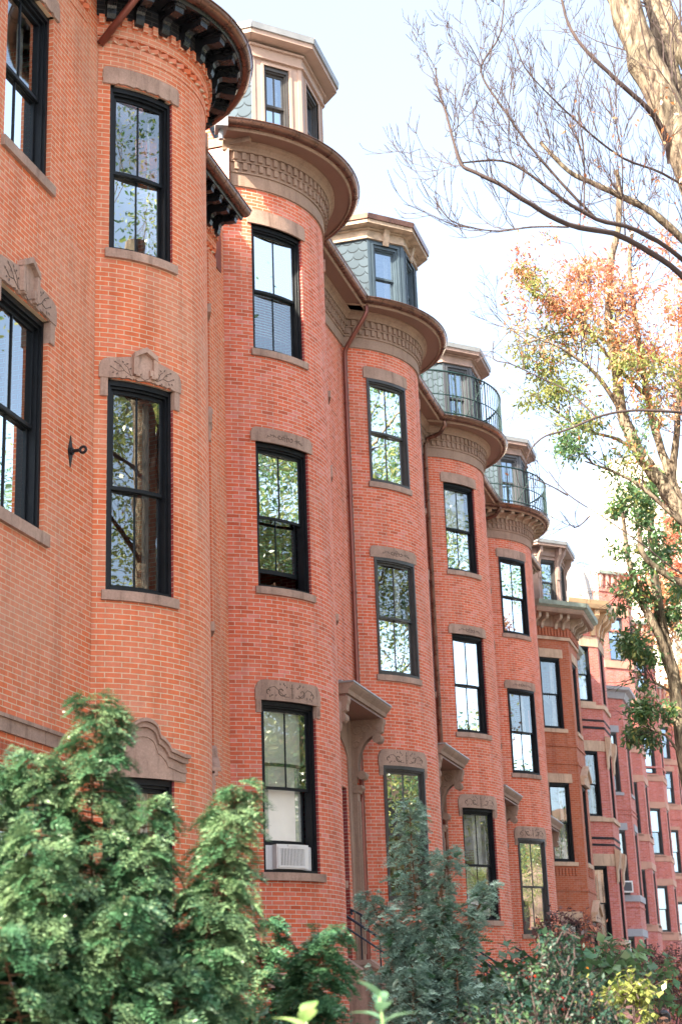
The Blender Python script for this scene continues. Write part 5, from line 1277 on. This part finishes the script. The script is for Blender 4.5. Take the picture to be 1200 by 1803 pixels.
A_ = [('trunk',0.23,0.16,[(.28,16,0),(.24,16,4),(.12,16,7.2),(-0.06,16.0,8.61),(-0.28,16.0,9.84),(-0.50,16.0,10.91),(-0.76,16.0,11.81),(-0.91,16.0,12.59),(-1.03,16.0,13.15),(-1.3,16,14.6)]),
('fork',0.13,0.10,[(-.14,16,9.0),(-0.30,16.1,9.83),(-0.44,16.3,11.33),(-0.57,16.6,12.45),(-0.72,17.0,13.78)]),
('fork2',0.13,0.09,[(-.2,16,9.6),(-0.09,16.2,11.0),(-0.30,16.4,12.0),(-0.55,16.8,13.14),(-0.78,17.0,14.0)]),
('l1',0.0356,0.008,[(.08,15.95,7.8),(-0.16,15.5,8.11),(-0.57,14.8,8.58),(-0.89,14.2,8.66),(-1.11,13.8,8.65),(-1.46,13.2,8.51),(-1.73,12.8,8.56),(-1.96,12.6,8.7),(-2.19,12.5,8.83),(-2.29,12.5,8.94),(-2.39,12.6,9.42),(-2.51,12.8,9.95),(-2.55,13.0,10.27)]),
('l2',0.0305,0.008,[(.02,16,8.2),(-0.14,15.6,8.4),(-0.55,14.7,8.72),(-0.91,14.0,8.75),(-1.24,13.6,8.73),(-1.5,13.3,8.83),(-1.75,13.1,9.02),(-1.98,13.0,9.16),(-2.33,12.8,9.1)]),
('l3',0.0092,0.005,[(-1.48,13.4,8.59),(-1.81,13.3,8.6),(-2.09,13.2,8.56),(-2.33,13.1,8.59),(-2.54,13.1,8.72),(-2.67,13.1,8.98)]),
('l4',0.0143,0.007,[(-1.24,13.6,8.73),(-1.45,13.4,8.96),(-1.63,13.3,9.21),(-1.81,13.2,9.49),(-1.96,13.1,9.77),(-2.12,13.1,10.11),(-2.12,13.1,10.3),(-1.95,13.2,10.64),(-1.87,13.2,11.13)]),
('l5',0.0153,0.006,[(-.2,16,9.4),(-0.34,15.5,9.75),(-0.66,15.0,9.85),(-0.99,14.6,9.86),(-1.25,14.3,10.0),(-1.45,14.0,10.13),(-1.63,13.8,10.3),(-1.8,13.7,10.54),(-1.91,13.7,10.95)]),
('l6',0.04,0.012,[(-.6,16,10.5),(-0.62,15.8,10.75),(-0.76,15.5,10.93),(-1.04,15.2,11.16),(-1.32,15.0,11.48),(-1.47,15.0,11.83),(-1.53,15.0,12.28)]),
('l7',0.05,0.02,[(-.14,16,9.0),(-0.51,15.8,9.4),(-0.82,15.6,9.73),(-1.14,15.4,9.89),(-1.41,15.2,10.0),(-1.62,15.1,10.12),(-1.88,15.0,10.46)]),
('l8',0.0081,0.005,[(-1.02,14.0,8.71),(-1.01,14.0,9.1),(-0.98,14.0,9.53),(-1.02,14.1,10.1),(-1.08,14.2,10.56)]),
('l9',0.0081,0.004,[(-1.34,13.5,8.74),(-1.28,13.4,9.32),(-1.29,13.4,9.74),(-1.24,13.5,10.16),(-1.09,13.6,10.51)]),
('l10',0.0153,0.006,[(.18,16,5.6),(-0.25,14.6,6.99),(-0.65,13.5,6.67),(-1.01,13.2,6.63),(-1.29,13.0,6.55),(-1.57,12.8,6.39),(-1.75,12.7,6.32),(-1.88,12.7,6.22),(-1.95,12.7,6.03)]),
('l11',0.0071,0.005,[(-1.34,13.0,6.54),(-1.56,13.0,6.81),(-1.79,12.9,6.94),(-2.01,12.8,7.06),(-2.16,12.8,7.13),(-2.15,12.8,7.3)]),
('l12',0.0092,0.004,[(.22,16,4.6),(-0.36,14.0,5.09),(-0.8,13.6,5.24),(-1.08,13.3,5.45),(-1.38,13.1,5.68),(-1.64,13.0,5.88),(-1.79,13.0,6.11)]),
('l13',0.008,0.003,[(-1.64,13.0,5.87),(-1.81,12.9,5.97),(-1.97,12.9,6.05)]),
('l14',0.008,0.003,[(-1.49,13.2,5.73),(-1.62,13.1,5.61),(-1.73,13.1,5.77)])]
def specA(nm, r0, n):
    if nm in ('trunk', 'fork', 'fork2'): return (7, 1.3, 2, .014, .3, 1.8, .45)
    if nm in ('l10', 'l11', 'l12', 'l13', 'l14'): return (4, .4, 1, .004, .0, 1.6, .3)
    if nm in ('l1', 'l2', 'l4', 'l7'): return (17, .95, 3, .0055, .55, 2.0, .2)
    return (10, .75, 2, .005, .55, 2.0, .2)
def leafA(rng, lv):
    keep = [(p, d) for p, d in lv if rng.random() < max(.003, min(.22, .22*(p[0]+1.5)/.9)) and p[2] < 9.9]
    V, mi = leaves_at(rng, keep, 1.6, .055, .42, lambda p: 0 if rng.random() < .7 else 1, .03, .9)
    return V, mi, ['leaf_brown', 'leaf_orange']
limb_tree('nearly bare street tree with pale trunk and long fine branches, top right', A_, 31, 'bark', specA, leafA, (.28, 16, 0), limbmat='bark_dark')

B_ = [('trunk',0.15,0.035,[(0.1,22,0),(0,22,4),(-.25,22,6.4),(-0.59,22.0,7.46),(-1.1,22.0,8.14),(-1.44,22.0,8.81),(-1.73,22.0,9.37),(-1.9,22.0,9.96),(-1.93,22.0,10.63),(-1.95,22.0,11.5),(-1.87,22.0,12.27),(-1.66,22.0,13.09),(-1.64,22.0,13.85)]),
('limb',0.08,0.025,[(-.7,22,7.6),(-1.11,22.0,8.1),(-1.29,22.2,8.86),(-1.44,22.3,9.52),(-1.54,22.4,10.28),(-1.58,22.5,10.87),(-1.61,22.5,11.61),(-1.63,22.5,12.37),(-1.53,22.6,13.17)]),
('limb',0.07,0.02,[(-1.2,22,8.4),(-1.29,22.2,8.86),(-1.16,22.0,9.55),(-0.99,22.0,10.49),(-0.83,22.0,11.27),(-.6,22,12.2)]),
('limb',0.07,0.02,[(-.1,22,6),(.2,22,8),(.1,22.4,9.8),(-.2,22.6,11.4)]),
('limb',0.05,0.01,[(-.9,22,7.8),(-1.3,21.6,8.2),(-1.8,21.4,8.7),(-2.4,21.2,9.0)]),
('limb',0.05,0.01,[(-.7,22,7.6),(-.8,21.6,8.6),(-.9,21.4,9.4),(-1.1,21.2,10.2)]),
('limb',0.04,0.01,[(-1.93,22.0,10.01),(-2.18,21.7,10.46),(-2.53,21.4,10.75),(-2.81,21.2,10.89)]),
('limb',0.04,0.01,[(-1.54,22.4,10.28),(-1.95,22.0,10.73),(-2.36,21.8,11.43),(-2.64,21.6,11.76)]),
('limb',0.03,0.01,[(-1.60,22.0,9.2),(-2.0,22.0,9.55),(-2.35,21.8,9.64),(-2.63,21.6,9.79),(-3.1,21.4,10.2)]),
('limb',0.03,0.01,[(-1.9,22.0,10.9),(-2.2,21.9,11.2),(-2.7,21.8,11.25),(-3.2,21.5,11.0)])]
def specB(nm, r0, n): return (20 if nm == 'trunk' else 10, .95, 3, .010, .12, 2.0, .52 if nm == 'trunk' else .35)
def colB(p):
    u = (p[0]+1.8)*.45+(p[2]-10.4)*.45
    v = u+.05+random.Random(int(p[0]*3)*7+int(p[2]*3)*13+int(p[1]*2)).uniform(-.7, .7)
    return 0 if v > .6 else 1 if v > .05 else 3 if v > -.12 else 2 if v > -.75 else 4
def leafB(rng, lv):
    keep = [(p, d) for p, d in lv if rng.random() < .85 and p[0]/p[1] > -.148-.012*rng.random() and p[2] < 12.6+.5*rng.random()]
    V, mi = leaves_at(rng, keep, 4.0, .085, .36, colB, .09, .5); return V, mi, ['leaf_red', 'leaf_orange', 'leaf_yg', 'leaf_brown', 'leaf_tree']
limb_tree('street tree turning coral red, orange and yellow green, with grey trunk', B_, 44, 'bark', specB, leafB, (.1, 22, 0))

C_ = [('trunk',0.15,0.06,[(-1.5,27,0),(-1.7,27,2.5),(-1.81,27.0,4.11),(-1.87,27.0,6.16),(-1.91,27.0,7.13),(-2.0,27.0,7.92),(-2.05,27.0,8.93),(-2.0,27.0,9.95)]),
('limb',0.09,0.03,[(-1.90,27.0,6.9),(-2.05,26.8,7.68),(-2.3,26.6,8.35),(-2.42,26.5,9.04),(-2.43,26.4,9.82)]),
('limb',0.09,0.04,[(-1.85,27,5.6),(-1.2,26.5,6.4),(-0.73,26.0,7.38),(-1.12,26.0,7.99),(-1.48,25.8,8.26),(-1.81,25.6,8.46),(-2.08,25.4,8.76),(-2.09,25.4,9.19)]),
('limb',0.05,0.02,[(-1.9,27,6.6),(-1.5,27,7.6),(-1.2,27,8.8),(-1.1,27,9.8)]),
('limb',0.03,0.01,[(-1.90,27.0,6.7),(-2.2,26.8,6.9),(-2.6,26.6,7.0)]),
('limb',0.03,0.01,[(-1.87,27.0,5.6),(-2.1,26.8,6.0),(-2.35,26.6,6.05)]),
('limb',0.03,0.01,[(-1.87,27.0,5.9),(-1.5,26.8,6.2),(-1.1,26.6,6.0)]),
('limb',0.04,0.01,[(-2.0,27.0,8.3),(-2.3,26.8,8.5),(-2.75,26.6,8.4)])]
def leafC(rng, lv):
    keep = [(p, d) for p, d in lv if p[2] > 5.3 and p[0]/p[1] > -.099-.006*rng.random()]
    V, mi = leaves_at(rng, keep, 3.0, .11, .40, lambda p: 0 if rng.random() < .86 else 1, .07, .5); return V, mi, ['leaf_tree', 'leaf_yg']
limb_tree('dark green leaved street tree standing before the far red houses', C_, 52, 'bark', lambda nm, r0, n: (15 if nm == 'trunk' else 9, .75, 3, .009, .05, 2.0, .55 if nm == 'trunk' else .35), leafC, (-1.5, 27, 0))

def far_tree(label, x, y, h, r, mats, seed, group='street trees', leafL=.2, per=3.0, spr=.2, zlo=.2):
    rng = np.random.default_rng(seed); t = thing('street_tree', label, 'tree', (0, 0, 0), group); w_ = MB(); lv = []; X0, Y0 = x, y; x = y = 0
    tube(w_, smooth_path([(x, y, 0), (x+.05, y, h*.3), (x-.05, y+.1, h*.5), (x+.1, y, h*.8)], 4), [.24*(1-.06*i) for i in range(13)], 9)
    for i in range(14):
        z = h*(zlo+(.82-zlo)*i/14); a = i*2.4; d = np.array([cos(a), sin(a), .9]); twig(w_, (x, y, z), d, r*rng.uniform(.9, 1.35), .06, 3, rng, lv, .15, 5, 2.6)
    build('trunk', w_, M['bark'], t, smooth=True, fix=False)
    cl = {}
    def col(p):
        k = (int(p[0]*.9), int(p[1]*.9), int(p[2]*.9)); 
        if k not in cl: cl[k] = int(rng.integers(len(mats)))
        return cl[k]
    V, mi = leaves_at(rng, lv, per, leafL, .5, col, spr, .3); quads_obj('crown', V, [M[m] for m in mats], mi, t); t.location = (X0, Y0, 0); return t
def copy_tree(o, parent=None):
    c = o.copy(); COL.objects.link(c)
    if parent is not None: c.parent = parent
    for ch in list(o.children): copy_tree(ch, c)
    return c
far_tree('orange street tree seen behind the dark green one', -2.2, 46, 18, 1.25, ['leaf_orange', 'leaf_red', 'leaf_orange'], 61, per=8, zlo=.5, leafL=.16)
# trees on the far pavement: the picture sees them in the window glass
rt = far_tree('yellow street tree across the road, first of the far pavement', 13.5, 15, 20, 4.2, ['leaf_yg', 'leaf_lime', 'leaf_green'], 71, leafL=.15, per=20, spr=.42)
rt2 = far_tree('green street tree across the road, second of the far pavement', 14.0, 23, 25, 4.8, ['leaf_tree', 'leaf_green', 'leaf_yg'], 72, leafL=.15, per=20, spr=.48)
spots = [(rt2, 12.6, 7, 1.1, 'leafy green street tree across the road nearest the camera'), (rt, 13.4, 31, 2.0, 'yellow street tree across the road opposite the juniper garden'), (rt2, 13.8, 39, 3.1, 'green street tree across the road opposite the railed bows'),
         (rt, 12.6, 47, .6, 'yellow street tree across the road opposite the mauve dormer'), (rt2, 13.0, 57, 4.0, 'green street tree across the road, farthest of that side'), (rt, 21.0, 24, 5.0, 'tall yellow tree in the yard across the road'), (rt2, 22.0, 34, 2.4, 'tall green tree in the yard across the road')]
spots += [(rt, 20.5, 29, 1.0, 'small yellow tree in a front yard across the road, nearest of four'), (rt, 19.5, 37, 2.2, 'small yellow tree in a front yard across the road, second of four'), (rt, 20.5, 45, 3.3, 'small yellow tree in a front yard across the road, third of four'), (rt, 19.8, 54, .4, 'small yellow tree in a front yard across the road, farthest of four')]
for (src, x, y, a, lb) in spots:
    c = copy_tree(src); 
    c.location = (x, y, 0); c.rotation_euler = (0, 0, a); c['label'] = lb
    if 'small' in lb: c.scale = (.55, .55, .5)
    elif x > 15: c.scale = (1.2, 1.2, 1.2)

# ------------------------------------------------------------------ the passer-by
def capsule(parts, p, q, r0, r1, n=7):
    p = Vector(p); q = Vector(q)
    for i in range(n):
        t = i/(n-1); r = r0+(r1-r0)*t; parts.append((tuple(p.lerp(q, t)), (r, r, r), (0, 0, 0)))
pe = thing('person', 'person with pulled back black hair and glasses wearing a dark coat', 'person', (-1.94, 20.3, 0))
Z = -.01; b = []      # local frame: -y is the way the person faces
capsule(b, (0, .02, 1.40+Z), (0, .0, 1.34+Z), .055, .06); capsule(b, (-.13, .02, 1.32+Z), (.13, .02, 1.32+Z), .06, .06, 9)
capsule(b, (0, .02, 1.28+Z), (0, .02, .98+Z), .12, .11, 9); capsule(b, (-.05, .02, 1.22+Z), (-.04, .02, 1.0+Z), .105, .10); capsule(b, (.05, .02, 1.22+Z), (.04, .02, 1.0+Z), .105, .10)
capsule(b, (-.07, .02, .90+Z), (.07, .02, .90+Z), .12, .12, 5)
for s, fy in ((-1, -.14), (1, .14)):
    capsule(b, (s*.09, .02, .86), (s*.09, fy*.5, .48), .085, .055, 9); capsule(b, (s*.09, fy*.5, .48), (s*.09, fy+.06, .09), .052, .036, 9); capsule(b, (s*.09, fy+.07, .045), (s*.095, fy-.10, .035), .038, .03, 6)
    capsule(b, (s*.17, .02, 1.30), (s*.22, .05-s*.03, 1.04), .045, .036, 8); capsule(b, (s*.22, .05-s*.03, 1.04), (s*.23, -.04-s*.06, .82), .034, .024, 8)
    hx, hy, hz = s*.23, -.05-s*.06, .79
    b.append(((hx, hy-.01, hz-.035), (.017, .035, .045), (.2, 0, 0)))
    for k in range(4): yy = hy-.035+k*.019; L_ = (.062, .075, .08, .066)[3-k]; capsule(b, (hx, yy, hz-.07), (hx-s*.008, yy-.006, hz-.07-L_*.55), .0088, .008, 4); capsule(b, (hx-s*.008, yy-.006, hz-.07-L_*.55), (hx-s*.025, yy-.008, hz-.07-L_*.95), .008, .0072, 4)
    capsule(b, (hx-s*.01, hy-.035, hz-.03), (hx-s*.028, hy-.06, hz-.075), .0105, .0085, 5)
hd = (0, 0, 1.53+Z)
b += [((0, .025, 1.555+Z), (.074, .09, .085), (0, 0, 0)), ((0, -.02, 1.50+Z), (.062, .068, .09), (0, 0, 0)), ((0, -.052, 1.435+Z), (.026, .026, .022), (0, 0, 0)), ((0, -.02, 1.455+Z), (.048, .05, .035), (0, 0, 0)),
      ((0, -.094, 1.505+Z), (.011, .018, .022), (0, 0, 0)), ((-.012, -.088, 1.498+Z), (.009, .01, .008), (0, 0, 0)), ((.012, -.088, 1.498+Z), (.009, .01, .008), (0, 0, 0)), ((0, -.085, 1.53+Z), (.009, .012, .028), (0, 0, 0)),
      ((0, -.079, 1.470+Z), (.024, .010, .006), (0, 0, 0)), ((0, -.078, 1.462+Z), (.021, .011, .007), (0, 0, 0)), ((-.035, -.062, 1.50+Z), (.02, .018, .018), (0, 0, 0)), ((.035, -.062, 1.50+Z), (.02, .018, .018), (0, 0, 0)),
      ((-.03, -.076, 1.553+Z), (.024, .009, .007), (0, 0, 0)), ((.03, -.076, 1.553+Z), (.024, .009, .007), (0, 0, 0)), ((-.077, .01, 1.515+Z), (.009, .018, .03), (0, 0, 0)), ((.077, .01, 1.515+Z), (.009, .018, .03), (0, 0, 0))]
bo = ellipsoids('body', b, M['skin'], pe, .0065)
hair = [((0, .03, 1.575+Z), (.082, .092, .078), (0, 0, 0)), ((-.062, .01, 1.56+Z), (.022, .05, .05), (0, 0, 0)), ((.062, .01, 1.56+Z), (.022, .05, .05), (0, 0, 0)), ((0, .09, 1.54+Z), (.06, .05, .07), (0, 0, 0)), ((0, .135, 1.55+Z), (.04, .04, .04), (0, 0, 0)), ((0, -.035, 1.612+Z), (.05, .035, .022), (.3, 0, 0))]
ellipsoids('hair', hair, M['hair'], pe, .006)
g = MB()
for s in (-1, 1):
    tube(g, [(s*.034+.028*cos(t), -.102+abs(.028*cos(t)+s*.034)*.12, 1.532+Z+.019*sin(t)*(1.0 if sin(t) < 0 else .8)) for t in [2*pi*i/18 for i in range(19)]], .0032, 5, cap=False)
    tube(g, [(s*.062, -.094, 1.538+Z), (s*.078, -.05, 1.535+Z), (s*.082, .02, 1.53+Z)], .003, 5)
    g.face([(s*.034+.027*cos(t), -.101+abs(.027*cos(t)+s*.034)*.12, 1.532+Z+.018*sin(t)*(1.0 if sin(t) < 0 else .8)) for t in [2*pi*i/18 for i in range(18)]], 1)
tube(g, [(-.008, -.100, 1.537+Z), (0, -.103, 1.54+Z), (.008, -.100, 1.537+Z)], .003, 5)
go = build('glasses', g, [M['black'], M['lens']], None, fix=False); go.parent = pe
for s in (-1, 1):
    bmv = bmesh.new(); bmesh.ops.create_uvsphere(bmv, u_segments=10, v_segments=8, radius=.011, matrix=Matrix.Translation((s*.032, -.073, 1.532+Z))); me_ = bpy.data.meshes.new('eye'); bmv.to_mesh(me_); bmv.free(); me_.materials.append(M['white']); eo = bpy.data.objects.new('eye', me_); COL.objects.link(eo); eo.parent = pe
ct = []
capsule(ct, (-.14, .02, 1.31), (.14, .02, 1.31), .078, .078, 9); capsule(ct, (0, .02, 1.30), (0, .02, .80), .15, .15, 12); capsule(ct, (-.06, .02, 1.25), (-.08, .02, .66), .125, .13, 12); capsule(ct, (.06, .02, 1.25), (.08, .02, .66), .125, .13, 12)
for s in (-1, 1): capsule(ct, (s*.17, .02, 1.31), (s*.22, .05-s*.03, 1.04), .066, .056, 9); capsule(ct, (s*.22, .05-s*.03, 1.04), (s*.23, -.035-s*.055, .85), .054, .044, 8)
ct += [((0, .04, 1.385), (.085, .075, .03), (0, 0, 0))]
ellipsoids('coat', ct, M['coat'], pe, .012)
tr_ = []
for s, fy in ((-1, -.14), (1, .14)): capsule(tr_, (s*.085, .02, .84), (s*.09, fy*.5, .48), .10, .07, 9); capsule(tr_, (s*.09, fy*.5, .48), (s*.09, fy+.055, .13), .068, .058, 9)
ellipsoids('trousers', tr_, M['jeans'], pe, .012)
pe.rotation_euler = (0, 0, radians(3)); pe.scale = (1.015, 1.015, 1.02)
